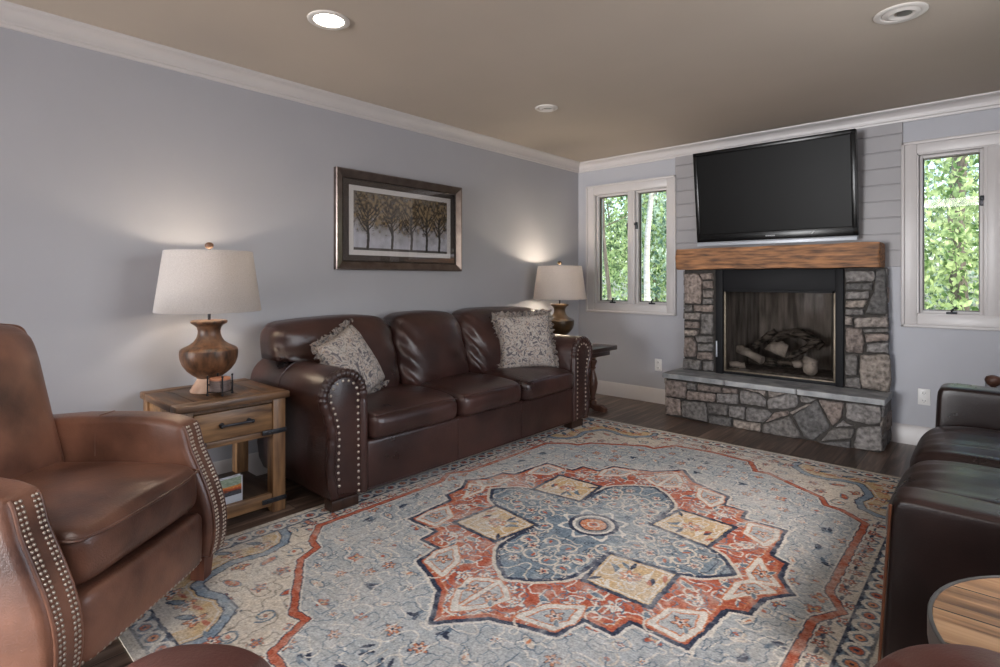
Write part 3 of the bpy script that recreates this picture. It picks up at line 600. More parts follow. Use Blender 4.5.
def art_cols():
    nx, ny = 290, 136; rng = np.random.default_rng(5); w, h = 0.87, 0.405
    X, Y = np.meshgrid(np.linspace(0, w, nx), np.linspace(0, h, ny)); A = np.zeros((ny, nx, 3))
    n1 = noise2(rng, ny, nx, 26); n2 = noise2(rng, ny, nx, 9); n3 = noise2(rng, ny, nx, 5)
    sky = np.array([126, 120, 114.]); mist = np.array([196, 196, 208.])
    t = np.clip(1.25 - Y / h * 1.5 + (n1 - .5) * 0.5, 0, 1)[..., None]; A[:] = sky * (1 - t) + mist * t + (n2 - .5)[..., None] * 26
    A[Y < 0.018] = (84, 80, 78)
    trees = [(0.115, 0.105), (0.325, 0.12), (0.505, 0.115), (0.655, 0.1), (0.785, 0.095)]
    for i, (cx, r) in enumerate(trees):                     # leafy masses, then trunks and boughs over them
        d = np.hypot((X - cx) / (r * 1.12), (Y - 0.29) / 0.125); m = (d + (n2 - .5) * 0.9 + (rng.random((ny, nx)) - .5) * 0.9) < 0.95
        k = np.clip((n3 - .5) * 2.6 + .5 + (rng.random((ny, nx)) - .5) * .3, 0, 1)[..., None]; lf = np.array([62, 50, 38.]) * k + np.array([158, 136, 104.]) * (1 - k); A[m] = lf[m]
    for i, (cx, r) in enumerate(trees):
        rr = random.Random(i); m = segd(X, Y, [(cx, 0.012), (cx + 0.006, 0.1), (cx - 0.004, 0.19), (cx + 0.004, 0.27)]) < 0.011 - 0.014 * np.clip(Y - .1, 0, .4)
        for q in range(9):
            y0 = 0.12 + 0.016 * q; s = 1 if q % 2 else -1; ex = cx + s * rr.uniform(0.05, 0.1); ey = y0 + rr.uniform(0.07, 0.14)
            m |= segd(X, Y, [(cx, y0), ((cx + ex) / 2, y0 + (ey - y0) * 0.4), (ex, ey)]) < 0.0042
        A[m] = (48, 42, 38)
        m = rng.random((ny, nx)) < 0.08; m &= np.hypot((X - cx) / r, (Y - 0.3) / 0.12) < 1.1; A[m] = (158, 138, 104)
    return A
pc = thing('framed_picture', 'wide dark framed picture of autumn trees above the sofa', 'picture', (0.001, -2.36, 1.615)); pc.rotation_euler = (R(90), 0, R(90))
PW, PH = 1.18, 0.70
def ring_frame(W_, H_, prof):
    """mitred frame: prof = (inset from the outer edge, height off the wall)"""
    k = MB(); rows = []
    for ins, zz in prof:
        rows.append([k.bm.verts.new((sx * (W_ / 2 - ins), sy * (H_ / 2 - ins), zz)) for sx, sy in ((-1, -1), (1, -1), (1, 1), (-1, 1))])
    for A, B in zip(rows, rows[1:] + rows[:1]):
        for i in range(4): k.bm.faces.new((A[i], A[(i + 1) % 4], B[(i + 1) % 4], B[i]))
    return k
ring_frame(PW, PH, [(0, 0), (0, 0.030), (0.005, 0.037), (0.012, 0.037), (0.052, 0.020), (0.058, 0.018), (0.058, 0.0)]).build('frame', M['frame'], pc, 0.3)
ring_frame(PW - 0.114, PH - 0.114, [(0, 0.006), (0, 0.021), (0.004, 0.023), (0.009, 0.019), (0.009, 0.006)]).build('inner_bead', M['sframe'], pc, 0.3)
k = MB(); k.box((-PW / 2 + 0.058, -PH / 2 + 0.058, 0.002), (PW / 2 - 0.058, PH / 2 - 0.058, 0.008)); k.build('mat_board', M['matd'], pc, 0)
ring_frame(0.955, 0.49, [(0, 0.007), (0, 0.0105), (0.036, 0.0105), (0.036, 0.007)]).build('inner_mat', M['matw'], pc, 0.2)
ar = color_grid('landscape_print', art_cols(), 0.88, 0.415, 0.0092, M['art'], pc)
k = MB(); k.box((-PW / 2 + 0.062, -PH / 2 + 0.062, 0.0135), (PW / 2 - 0.062, PH / 2 - 0.062, 0.0155)); k.build('glass', M['picglass'], pc, 0)

# ------------------------------------------------------------------ rug
def rug_cols():
    s = 0.004; hw, hl = 1.19, 1.775; nx, ny = int(2 * hw / s), int(2 * hl / s); rng = np.random.default_rng(3); rr = random.Random(4)
    X0, Y0 = np.meshgrid((np.arange(nx) + .5) * s - hw, (np.arange(ny) + .5) * s - hl)
    wx = (noise2(rng, ny, nx, 12) - .5) * 0.010; wy = (noise2(rng, ny, nx, 12) - .5) * 0.010
    hy, hx = (ny + 1) // 2, (nx + 1) // 2
    X, Y = np.meshgrid((np.arange(hx) + .5) * s, (np.arange(hy) + .5) * s)
    X = X + (noise2(rng, hy, hx, 6) - .5) * 0.007; Y = Y + (noise2(rng, hy, hx, 6) - .5) * 0.007
    FIELD, CREAM, RED, NAVY, GOLD, SLATE, ORNG, TEAL, LITE = [np.array(c, float) for c in ((174, 179, 182), (212, 201, 186), (180, 92, 68), (48, 56, 76), (206, 174, 130), (116, 132, 145), (204, 128, 90), (98, 116, 133), (222, 216, 206))]
    A = np.zeros((hy, hx, 3)); A[:] = FIELD
    def put(m, c): A[m] = c
    def flower(cx, cy, r, a=RED, b_=CREAM, c=NAVY, n=5, ph=0.0):
        d = np.hypot(X - cx, Y - cy); t = np.arctan2(Y - cy, X - cx); e = r * (0.72 + 0.28 * np.cos(n * t + ph))
        put(d < e + 0.005, c); put(d < e, a); put(d < e * 0.55, b_); put(d < r * 0.22, c)
    def leaf(cx, cy, l, w, ang, a, c=None):
        u = (X - cx) * math.cos(ang) + (Y - cy) * math.sin(ang); v = -(X - cx) * math.sin(ang) + (Y - cy) * math.cos(ang)
        e = (u / l) ** 2 + (np.abs(v) / w) ** 1.5
        if c is not None: put(e < 1.7, c)
        put(e < 1, a)
    def curl(cx, cy, r, a0, a1, w, c):
        put(segd(X, Y, [(cx + r * (1 - .5 * i / 12) * math.cos(a0 + (a1 - a0) * i / 12), cy + r * (1 - .5 * i / 12) * math.sin(a0 + (a1 - a0) * i / 12)) for i in range(13)]) < w, c)
    def poly(P, fill, edge=NAVY, w=0.009, inner=None, iw=0.006, gap=0.02):
        m = inside(X, Y, P); d = segd(X, Y, P)
        put(m, fill)
        if inner is not None: put(m & (np.abs(d - gap) < iw), inner)
        put(d < w, edge); return m
    # scattered small motifs of the field
    F = [(0, 1.50), (0.26, 1.47), (0.34, 1.31), (0.41, 1.32), (0.74, 1.12), (0.78, 1.02), (0.86, 1.0), (0.975, 0.90), (0.975, 0.12), (1.045, 0.0)]
    FP = F + [(0, 0)]
    # corners and ground outside the red line
    put(~inside(X, Y, FP), CREAM)
    pts = []
    for _ in range(900):
        x, y = rr.uniform(0.03, 1.04), rr.uniform(0.03, 1.62)
        if all(math.hypot(x - a, y - b_) > 0.085 for a, b_ in pts): pts.append((x, y))
    for i, (x, y) in enumerate(pts):
        q = i % 6; r = rr.uniform(0.018, 0.036)
        out = not bool(inside(np.array([[x]]), np.array([[y]]), FP)[0, 0])
        if q == 0: flower(x, y, r, ORNG, LITE, NAVY, 6)
        elif q == 1: flower(x, y, r * 1.1, RED, GOLD, TEAL if not out else NAVY, 4, i)
        elif q == 2:
            for k in range(3): leaf(x + rr.uniform(-.02, .02), y + rr.uniform(-.02, .02), 0.026, 0.009, rr.uniform(0, 3), NAVY if k else TEAL)
        elif q == 3: leaf(x, y, 0.036, 0.014, rr.uniform(0, 3.1), RED if out else CREAM, TEAL); leaf(x, y, 0.016, 0.006, rr.uniform(0, 3.1), ORNG)
        elif q == 4: curl(x, y, 0.04, rr.uniform(0, 6), rr.uniform(7, 11), 0.0045, CREAM if not out else TEAL); leaf(x, y, 0.012, 0.008, 0, RED)
        else: flower(x, y, r, LITE if not out else TEAL, ORNG, TEAL if not out else RED, 5)
    # thin trailing vines over the ground
    rv = np.random.default_rng(11)
    def vines(mask, cell, w, c):
        q = noise2(rv, hy, hx, cell) * 0.7 + noise2(rv, hy, hx, cell * 0.5) * 0.3; gy, gx = np.gradient(q); put(mask & (np.abs(q - 0.5) < w * (np.hypot(gx, gy) + 0.002)), c)
    infield = inside(X, Y, FP); vines(infield, 15, 0.8, LITE); vines(infield, 11, 0.5, TEAL); vines(~infield, 12, 0.7, np.array((150, 142, 132.)))
    # red line with its navy and pale borders
    d = segd(X, Y, F); put(d < 0.024, LITE); put(d < 0.018, NAVY); put(d < 0.0135, RED)
    # golden corner lobes with a blue outline
    G = [(0.50, 1.66), (0.485, 1.58), (0.55, 1.50), (0.60, 1.46), (0.70, 1.455), (0.78, 1.49), (0.86, 1.485), (0.90, 1.41), (0.93, 1.32), (0.90, 1.20), (0.93, 1.10), (1.0, 1.05), (1.07, 1.04)]
    GP = G + [(1.07, 1.66)]
    m = inside(X, Y, GP); put(m, CREAM); put(m & (segd(X, Y, G) < 0.10), GOLD)
    for (x, y) in ((0.62, 1.57), (0.74, 1.56), (0.86, 1.57), (0.99, 1.56), (0.98, 1.44), (0.99, 1.30), (0.98, 1.17)):
        flower(x, y, 0.040, ORNG, LITE, NAVY, 5); leaf(x + .045, y + .02, 0.03, 0.011, 0.7, TEAL, NAVY); leaf(x - .045, y - .02, 0.028, 0.010, 0.3, RED, GOLD)
    d = segd(X, Y, G); put(d < 0.022, NAVY); put(d < 0.016, np.array((128, 146, 164.))); put(np.abs(d - 0.034) < 0.004, CREAM)
    # lobes halfway along the long side and at the short side
    for i in range(11):
        y = 0.06 + i * 0.094
        if y < 1.0: flower(1.02 if y > 0.14 else 1.055, y, 0.022, RED, LITE, NAVY, 5); leaf(1.02, y + .045, 0.022, 0.007, 1.6, NAVY); leaf(1.045, y + .03, 0.016, 0.006, 0.6, TEAL)
    for i in range(5):
        x = 0.06 + i * 0.1; flower(x, 1.575, 0.028, RED, LITE, NAVY, 5); leaf(x + .05, 1.575, 0.024, 0.009, 0, TEAL)
    # outer guard border: slate with chained pale loops
    bo = (X > 1.075) | (Y > 1.66); put(bo, TEAL)
    put(((np.abs(X - 1.075) < 0.007) & (Y < 1.667)) | ((np.abs(Y - 1.66) < 0.007) & (X < 1.082)), NAVY)
    n = 20
    for i in range(n):
        y = (i + .5) * 1.66 / n; d = np.hypot((X - 1.116) / 1.05, (Y - y) / 1.15); put(np.abs(d - 0.029) < 0.007, LITE); put(d < 0.016, (ORNG if i % 2 else RED)); put(d < 0.006, NAVY); leaf(1.098, y + .041, 0.013, 0.006, 0.8, NAVY)
    n = 13
    for i in range(n):
        x = (i + .5) * 1.08 / n; d = np.hypot((X - x) / 1.15, (Y - 1.70) / 1.05); put(np.abs(d - 0.029) < 0.007, LITE); put(d < 0.016, (ORNG if i % 2 else RED)); put(d < 0.006, NAVY); leaf(x + .041, 1.685, 0.013, 0.006, 0.8, NAVY)
    be = (X > 1.155) | (Y > 1.735); put(be, np.array((208, 198, 182.)))
    put(((np.abs(X - 1.155) < 0.005) & (Y < 1.74)) | ((np.abs(Y - 1.735) < 0.005) & (X < 1.16)), np.array((110, 112, 116.)))
    # medallion
    MP = [(0, 1.03), (0.13, 0.88), (0.22, 0.84), (0.36, 0.79), (0.38, 0.66), (0.50, 0.66), (0.51, 0.56), (0.71, 0.56), (0.73, 0.27), (0.80, 0.23), (0.81, 0.10), (0.88, 0)]
    d = segd(X, Y, MP); put(d < 0.022, LITE)
    mm = poly(MP + [(0, 0)], RED, RED, 0.0); put(segd(X, Y, MP) < 0.010, NAVY); put(mm & (np.abs(segd(X, Y, MP) - 0.03) < 0.004), ORNG)
    for x, y in ((0.14, 0.74), (0.30, 0.60), (0.42, 0.52), (0.60, 0.45), (0.62, 0.28), (0.70, 0.16), (0.07, 0.84), (0.07, 0.69), (0.77, 0.05), (0.27, 0.70)):
        flower(x, y, 0.036, LITE, ORNG, TEAL, 5)
    for x, y, a in ((0.21, 0.66, .6), (0.37, 0.59, 2), (0.54, 0.5, 1), (0.65, 0.36, 2.4), (0.68, 0.1, .4), (0.20, 0.78, 1.5), (0.33, 0.5, 0.2), (0.56, 0.21, 0.5)):
        leaf(x, y, 0.036, 0.012, a, TEAL, CREAM); curl(x + .03, y + .03, 0.034, a, a + 5, 0.0045, CREAM)
    vines(mm & (segd(X, Y, MP) > 0.03), 12, 0.9, LITE); vines(mm & (segd(X, Y, MP) > 0.03), 10, 0.6, TEAL)
    for P in ([(0.20, 0.80), (0.24, 0.68), (0.34, 0.60), (0.36, 0.70), (0.33, 0.77)], [(0.56, 0.52), (0.58, 0.40), (0.68, 0.34), (0.70, 0.44), (0.68, 0.53)], [(0.0, 0.93), (0.07, 0.84), (0.10, 0.74), (0.05, 0.70), (0.0, 0.68)], [(0.70, 0.20), (0.76, 0.10), (0.82, 0.03), (0.74, 0.0), (0.70, 0.06)]):
        Pc = P + P[:1]; put(inside(X, Y, P), FIELD); dd = segd(X, Y, Pc); put(dd < 0.011, LITE); put(np.abs(dd - 0.014) < 0.003, ORNG)
        cx = sum(p[0] for p in P) / 5; cy = sum(p[1] for p in P) / 5; flower(cx, cy, 0.034, ORNG, LITE, NAVY, 5); leaf(cx + .03, cy + .03, 0.02, 0.008, 1, TEAL, CREAM)
    # cream scalloped cartouches at the four tips
    for cx, cy in ((0.52, 0.40), (0.08, 0.92)):
        dd = np.hypot(X - cx, Y - cy)
    GQ = [(0.20, 0.19), (0.50, 0.15), (0.52, 0.44), (0.24, 0.45)]
    SL = [(0, 0.64), (0.10, 0.58), (0.17, 0.50), (0.20, 0.44), (0.20, 0.19), (0.50, 0.15), (0.58, 0.11), (0.67, 0.0)]
    d = segd(X, Y, SL); put(d < 0.026, CREAM); poly(SL + [(0, 0)], SLATE, SLATE, 0.0); put(segd(X, Y, SL) < 0.010, NAVY)
    vines(inside(X, Y, SL + [(0, 0)]) & (np.hypot(X, Y) > 0.17), 12, 0.8, CREAM); vines(inside(X, Y, SL + [(0, 0)]) & (np.hypot(X, Y) > 0.17), 10, 0.5, NAVY)
    m = poly(GQ + GQ[:1], GOLD, NAVY, 0.010, LITE, 0.004, 0.022)
    rg = np.random.default_rng(8)
    vines(inside(X, Y, GQ) & (segd(X, Y, GQ + GQ[:1]) > 0.03), 9, 0.9, LITE)
    for _ in range(16):
        x, y = rg.uniform(0.25, 0.48), rg.uniform(0.2, 0.41); leaf(x, y, 0.03, 0.010, rg.uniform(0, 3), (TEAL, RED, LITE, NAVY)[rg.integers(4)])
    flower(0.36, 0.30, 0.045, ORNG, LITE, TEAL, 6)
    # scrolls and flowers on the slate ground
    for x, y in ((0.09, 0.36), (0.33, 0.075), (0.08, 0.50), (0.52, 0.05), (0.155, 0.27), (0.25, 0.13)):
        flower(x, y, 0.030, CREAM, RED, NAVY, 5)
    for x, y, a in ((0.13, 0.43, 0), (0.05, 0.28, 2), (0.41, 0.09, 1), (0.26, 0.05, 3), (0.17, 0.17, 1), (0.45, 0.04, 4), (0.04, 0.42, 5), (0.14, 0.33, 3)):
        curl(x, y, 0.05, a, a + 5.5, 0.0055, CREAM); leaf(x, y, 0.018, 0.007, a, RED)
    d = np.hypot(X, Y); t = np.arctan2(Y, X)
    put(np.abs(d - 0.165 * (0.85 + 0.15 * np.cos(8 * t))) < 0.010, LITE)
    for r, c in ((0.124, NAVY), (0.102, LITE), (0.088, np.array((150, 150, 150.))), (0.074, NAVY), (0.064, ORNG), (0.034, CREAM), (0.022, RED), (0.010, NAVY)): put(d < r, c)
    for i in range(8): flower(0.052 * math.cos(i * math.pi / 4), 0.052 * math.sin(i * math.pi / 4), 0.010, CREAM, RED, ORNG, 4)
    Q = A
    ry, rx = ny - hy, nx - hx
    top = np.concatenate([Q[:, ::-1][:, :rx], Q], 1); B = np.concatenate([top[::-1][:ry], top], 0)
    # wear: pile faded and abraded in patches and along the weft
    n = noise2(rng, ny, nx, 60) * 0.5 + noise2(rng, ny, nx, 16) * 0.3 + noise2(rng, ny, nx, 5) * 0.35
    f = np.clip((n - 0.40) * 1.5, 0.05, 0.6)[..., None]; fade = np.array((200, 197, 192.)); B = B * (1 - f) + fade * f
    g = (rng.random((ny, nx)) - .5) * 34 + (noise2(rng, ny, nx, 2) - .5) * 26 + (rng.random((ny, 1)) - .5) * 12
    sp = (rng.random((ny, nx)) < 0.05) * -26
    return np.clip(B + (g + sp)[..., None], 14, 235), 2 * hw, 2 * hl
rc, rw, rl = rug_cols()
rg_ = color_grid('area_rug', rc[::1], rw, rl, 0.009, M['rug']); rg_.location = (1.905, -2.685, 0)
tag(rg_, 'large faded blue and red medallion rug on the dark wood floor', 'rug')
k = MB(); k.box((-rw / 2, -rl / 2, 0.0006), (rw / 2, rl / 2, 0.0086), 0.003); k.build('rug_backing', mat('rug_edge_weave', (176, 166, 150), (190, 180, 164), scale=60, rough=0.95), rg_)
del rc

# ------------------------------------------------------------------ upholstery helpers
class OM(MB):
    """builder whose shapes are given in room coordinates and stored relative to a thing's own base"""
    def __init__(s, t): MB.__init__(s); s.o = t.location.copy(); s.par = t
    def build(s, name, m, parent=None, smooth=0.7):
        for v in s.bm.verts: v.co -= s.o
        return MB.build(s, name, m, parent or s.par, smooth)
def inset(P, d):
    out = []; n = len(P)
    ar = sum(P[i][0] * P[(i + 1) % n][1] - P[(i + 1) % n][0] * P[i][1] for i in range(n)); s = 1 if ar > 0 else -1
    for i in range(n):
        a, b_, c = Vector(P[i - 1]), Vector(P[i]), Vector(P[(i + 1) % n])
        t = (c - a).normalized(); out.append((b_.x - t.y * d * s, b_.y + t.x * d * s))
    return out
def along(pts, step):
    pts = [Vector(p) for p in pts]; out = []; acc = 0.0; nxt = 0.0
    for a, b_ in zip(pts, pts[1:]):
        l = (b_ - a).length
        while nxt <= acc + l and l > 0:
            out.append((a.lerp(b_, (nxt - acc) / l), (b_ - a).normalized())); nxt += step
        acc += l
    return out
_nm = {}
def nail(r):
    if r not in _nm:
        k = MB(); k.lathe([(r, 0), (r * 0.92, r * 0.35), (r * 0.6, r * 0.62), (0.0001, r * 0.75)], n=8); o = k.build('nailhead', M['nail']); _nm[r] = o.data; bpy.data.objects.remove(o)
    return _nm[r]
def put_nail(par, p, nrm, r):
    o = bpy.data.objects.new('nailhead', nail(r)); C.objects.link(o); o.parent = par; o.location = p
    o.rotation_euler = Vector(nrm).to_track_quat('Z', 'Y').to_euler(); return o
def merged_nails(par, lst, r):
    bm = bmesh.new(); src = nail(r)
    for p, nrm in lst:
        n0 = len(bm.verts); bm.from_mesh(src); q = Vector(nrm).to_track_quat('Z', 'Y').to_matrix(); bm.verts.ensure_lookup_table()
        for v in bm.verts[n0:]: v.co = q @ v.co + Vector(p)
    me = bpy.data.meshes.new('nailhead_trim'); bm.to_mesh(me); bm.free(); o = link('nailhead_trim', me, M['nail'], par); o['kind'] = 'stuff'; return o

# ------------------------------------------------------------------ three-seat sofa against the long wall
so = thing('leather_sofa', 'three seat burgundy brown leather sofa with rolled nailhead arms', 'sofa', (0.46, -2.31, 0))
def arm_outline(yi, s):
    """yi = inner face, s = +1 when the roll turns towards +y"""
    P = [(0, 0.062), (0.0, 0.54)] + [(0.138 + 0.138 * -math.cos(R(t)), 0.592 + 0.142 * math.sin(R(t))) for t in range(0, 204, 12)] + [(0.250, 0.505), (0.234, 0.45), (0.226, 0.39), (0.230, 0.31), (0.234, 0.22), (0.224, 0.13), (0.195, 0.062)]
    return [(yi + s * u, z) for u, z in P]
for yi, s in ((-3.265, -1), (-1.345, 1)):
    P = arm_outline(yi, s)
    k = OM(so); k.prism([(y, z) for y, z in P], 0.05, 0.845, 'X', 0.012)
    k.tube([(0.42, y, z) for y, z in inset(P, -0.001)][1:21], 0.0028, 5)         # cross seam over the roll
    a = k.build('arm', M['sofa'], None, 0.8)
    Q = inset(P, 0.022); k = OM(so)
    pts = [(0.85, y, z) for y, z in Q]; pts = [tuple(v) for v in smoothpath(pts[1:-1], 4)]
    pts = [(0.85, Q[0][0], Q[0][1])] + pts + [(0.85, Q[-1][0], Q[-1][1])]
    k.tube(pts, [0.025 + 0.0028 * math.sin(i * 1.45) for i in range(len(pts))], 9); k.build('pleated_border', M['sofa'], a, 1.2)
    k = OM(so); k.prism(inset(P, 0.040), 0.83, 0.862, 'X', 0.008); k.build('front_panel', M['sofa'], a)
    N = inset(P, 0.058)
    for p, d in along([(N[0][0], 0.085)] + N[1:], 0.034): put_nail(a, Vector((0.8622, p.x, p.y)) - so.location, (1, 0, 0), 0.0085)
k = OM(so); k.box((0.16, -3.27, 0.062), (0.862, -1.34, 0.335), 0.022, 3)
for y in (-2.60, -1.985): k.tube([(0.863, y, 0.075), (0.8645, y, 0.20), (0.862, y, 0.325)], 0.0035, 6)
k.tube([(0.86, -3.26, 0.075), (0.86, -1.35, 0.075)], 0.006, 6)
k.build('front_rail', M['sofa'])
k = OM(so); k.box((0.06, -3.40, 0.062), (0.19, -1.21, 0.84), 0.03, 3); k.build('back_frame', M['sofa'])
def seatfn(p, q):
    z = p.z
    if q.z > 0: z += 0.030 * (1 - q.x ** 2) * (1 - abs(q.y) ** 4) - 0.010 * max(0, q.x) ** 4
    z += 0.004 * wob((p.x, p.y, 0), 16)
    return (p.x + (0.014 * (1 - q.y ** 4) * (1 - q.z ** 2) if q.x > 0.5 else 0), p.y, z)
for y0, y1 in ((-3.262, -2.602), (-2.598, -1.987), (-1.983, -1.350)):
    k = OM(so); k.blob((0.545, (y0 + y1) / 2, 0.405), (0.70, y1 - y0, 0.155), (9, 14, 5), 14, seatfn)
    sc_ = k.build('seat_cushion', M['sofa'], None, 1.5)
    k = OM(so); k.tube([(0.886, y0 + 0.03, 0.462), (0.897, y0 + 0.12, 0.472), (0.899, (y0 + y1) / 2, 0.476), (0.897, y1 - 0.12, 0.472), (0.886, y1 - 0.03, 0.462)], 0.004, 6); k.build('welt', M['sofa'], sc_)
def backfn(seed, side):
    def f(p, q):
        x, y, z = p; lean = -(z) * 0.30
        puff = 0.055 * (1 - abs(q.y) ** 3) * (1 - q.z ** 2) if q.x > 0 else 0
        gx = max(0, q.x); e = math.exp(-((abs(q.y) - 0.86) / 0.18) ** 2)
        wr = 0.017 * math.sin(z * 42 + 2.2 * math.sin(y * 14 + seed) + y * 30) * gx * e * (1.3 if q.y < 0 else 0.5) * (1 - abs(q.z) ** 6)
        wr += 0.008 * wob((x, y * 1.2, z * 1.2), 10, seed) * gx
        z += 0.022 * (1 - q.y ** 2) * (q.z > 0.5) - 0.004
        if side and q.z > 0 and side * q.y > 0: y += side * 0.19 * max(0, min(1, (p.z - 0.015) / 0.035)) * min(1, abs(q.y) * 1.3) ** 3
        return (x + lean + puff + wr, y, z)
    return f
for i, (y0, y1, sd) in enumerate(((-3.35, -2.70, -1), (-2.695, -2.065, 0), (-2.06, -1.26, 1))):
    k = OM(so); k.blob((0.285, (y0 + y1) / 2, 0.695), (0.235, y1 - y0, 0.51), (5, 7, 6), 20, backfn(i * 2.3, sd)); k.build('back_cushion', M['sofa'], None, 1.5)
for x in (0.16, 0.80):
    for y in (-3.44, -1.30):
        k = OM(so); k.prism([(x - 0.02, y - 0.055), (x + 0.055, y - 0.055), (x + 0.055, y + 0.10), (x - 0.02, y + 0.10)] if y > -2 else [(x - 0.02, y - 0.03), (x + 0.055, y - 0.03), (x + 0.055, y + 0.125), (x - 0.02, y + 0.125)], 0.0095 if x > 0.5 else 0.0005, 0.066, 'Z', 0.006); k.build('foot', M['darkfoot'])

# ------------------------------------------------------------------ ruffled throw pillows
def pillow(loc, u, n, label, seed, w=0.46, hgt=0.46, depth=0.15):
    u = Vector(u).normalized(); n = Vector(n); n = (n - u * n.dot(u)).normalized(); r = u.cross(n)
    t = thing('throw_pillow', label, 'pillow', loc, 0, 'floral throw pillows'); Mx = Matrix((r, u, n)).transposed(); t.rotation_euler = Mx.to_euler()
    g = 26; bm = bmesh.new(); V = {}
    for sgn in (1, -1):
        for i in range(g + 1):
            for j in range(g + 1):
                a, b_ = 2 * i / g - 1, 2 * j / g - 1; e = max(abs(a), abs(b_))
                if sgn < 0 and e == 1: V[sgn, i, j] = V[1, i, j]; continue
                th = ((1 - a ** 4) * (1 - b_ ** 4)) ** 0.55 * depth / 2
                pin = 1 - 0.075 * ((1 - a * a) * b_ ** 2 + (1 - b_ * b_) * a ** 2)
                z = sgn * th * (1 + 0.10 * wob((a * 3, b_ * 3, seed), 2.2)) + 0.008 * wob((a * 3, b_ * 3, seed), 1.5)
                V[sgn, i, j] = bm.verts.new((a * w / 2 * pin, b_ * hgt / 2 * pin, z))
        for i in range(g):
            for j in range(g):
                f = [V[sgn, i, j], V[sgn, i + 1, j], V[sgn, i + 1, j + 1], V[sgn, i, j + 1]]; bm.faces.new(f if sgn > 0 else f[::-1])
    me = bpy.data.meshes.new('cushion'); bm.to_mesh(me); bm.free(); link('cushion', me, M['pillow'], t, 1.5)
    bm = bmesh.new(); rings = []; m = 260
    for i in range(m):
        s = 4 * i / m; sd = int(s); f = s - sd; a, b_ = [(2 * f - 1, 1), (1, 1 - 2 * f), (1 - 2 * f, -1), (-1, 2 * f - 1)][sd]
        pin = 1 - 0.075 * ((1 - a * a) * b_ ** 2 + (1 - b_ * b_) * a ** 2); p = Vector((a * w / 2 * pin, b_ * hgt / 2 * pin, 0.0)); d = Vector((a if abs(a) > 0.9 else 0.1 * a, b_ if abs(b_) > 0.9 else 0.1 * b_, 0)).normalized()
        ph = i * 2 * math.pi / 6.5 + 1.5 * math.sin(i * 0.37); row = []
        for q in range(4):
            l = q / 3; row.append(bm.verts.new(p * 0.985 + d * l * (0.038 + 0.008 * math.sin(i * 0.9)) + Vector((0, 0, math.sin(ph + l * 0.7) * 0.013 * l))))
        rings.append(row)
    for i in range(m):
        A, B = rings[i], rings[(i + 1) % m]
        for q in range(3): bm.faces.new((A[q], B[q], B[q + 1], A[q + 1]))
    bmesh.ops.solidify(bm, geom=bm.faces[:], thickness=0.003)
    me = bpy.data.meshes.new('ruffle'); bm.to_mesh(me); bm.free(); link('ruffle', me, M['pillow'], t, 1.5)
pillow((0.50, -3.125, 0.690), (-0.30, -0.42, 0.86), (0.82, 0.30, 0.44), 'ruffled floral throw pillow leaning on the sofa arm beside the wooden table', 1.0, 0.42, 0.42)
pillow((0.56, -1.575, 0.700), (-0.24, 0.10, 0.95), (0.86, -0.50, 0.2), 'ruffled floral throw pillow upright at the window end of the sofa', 5.0, 0.47, 0.45)

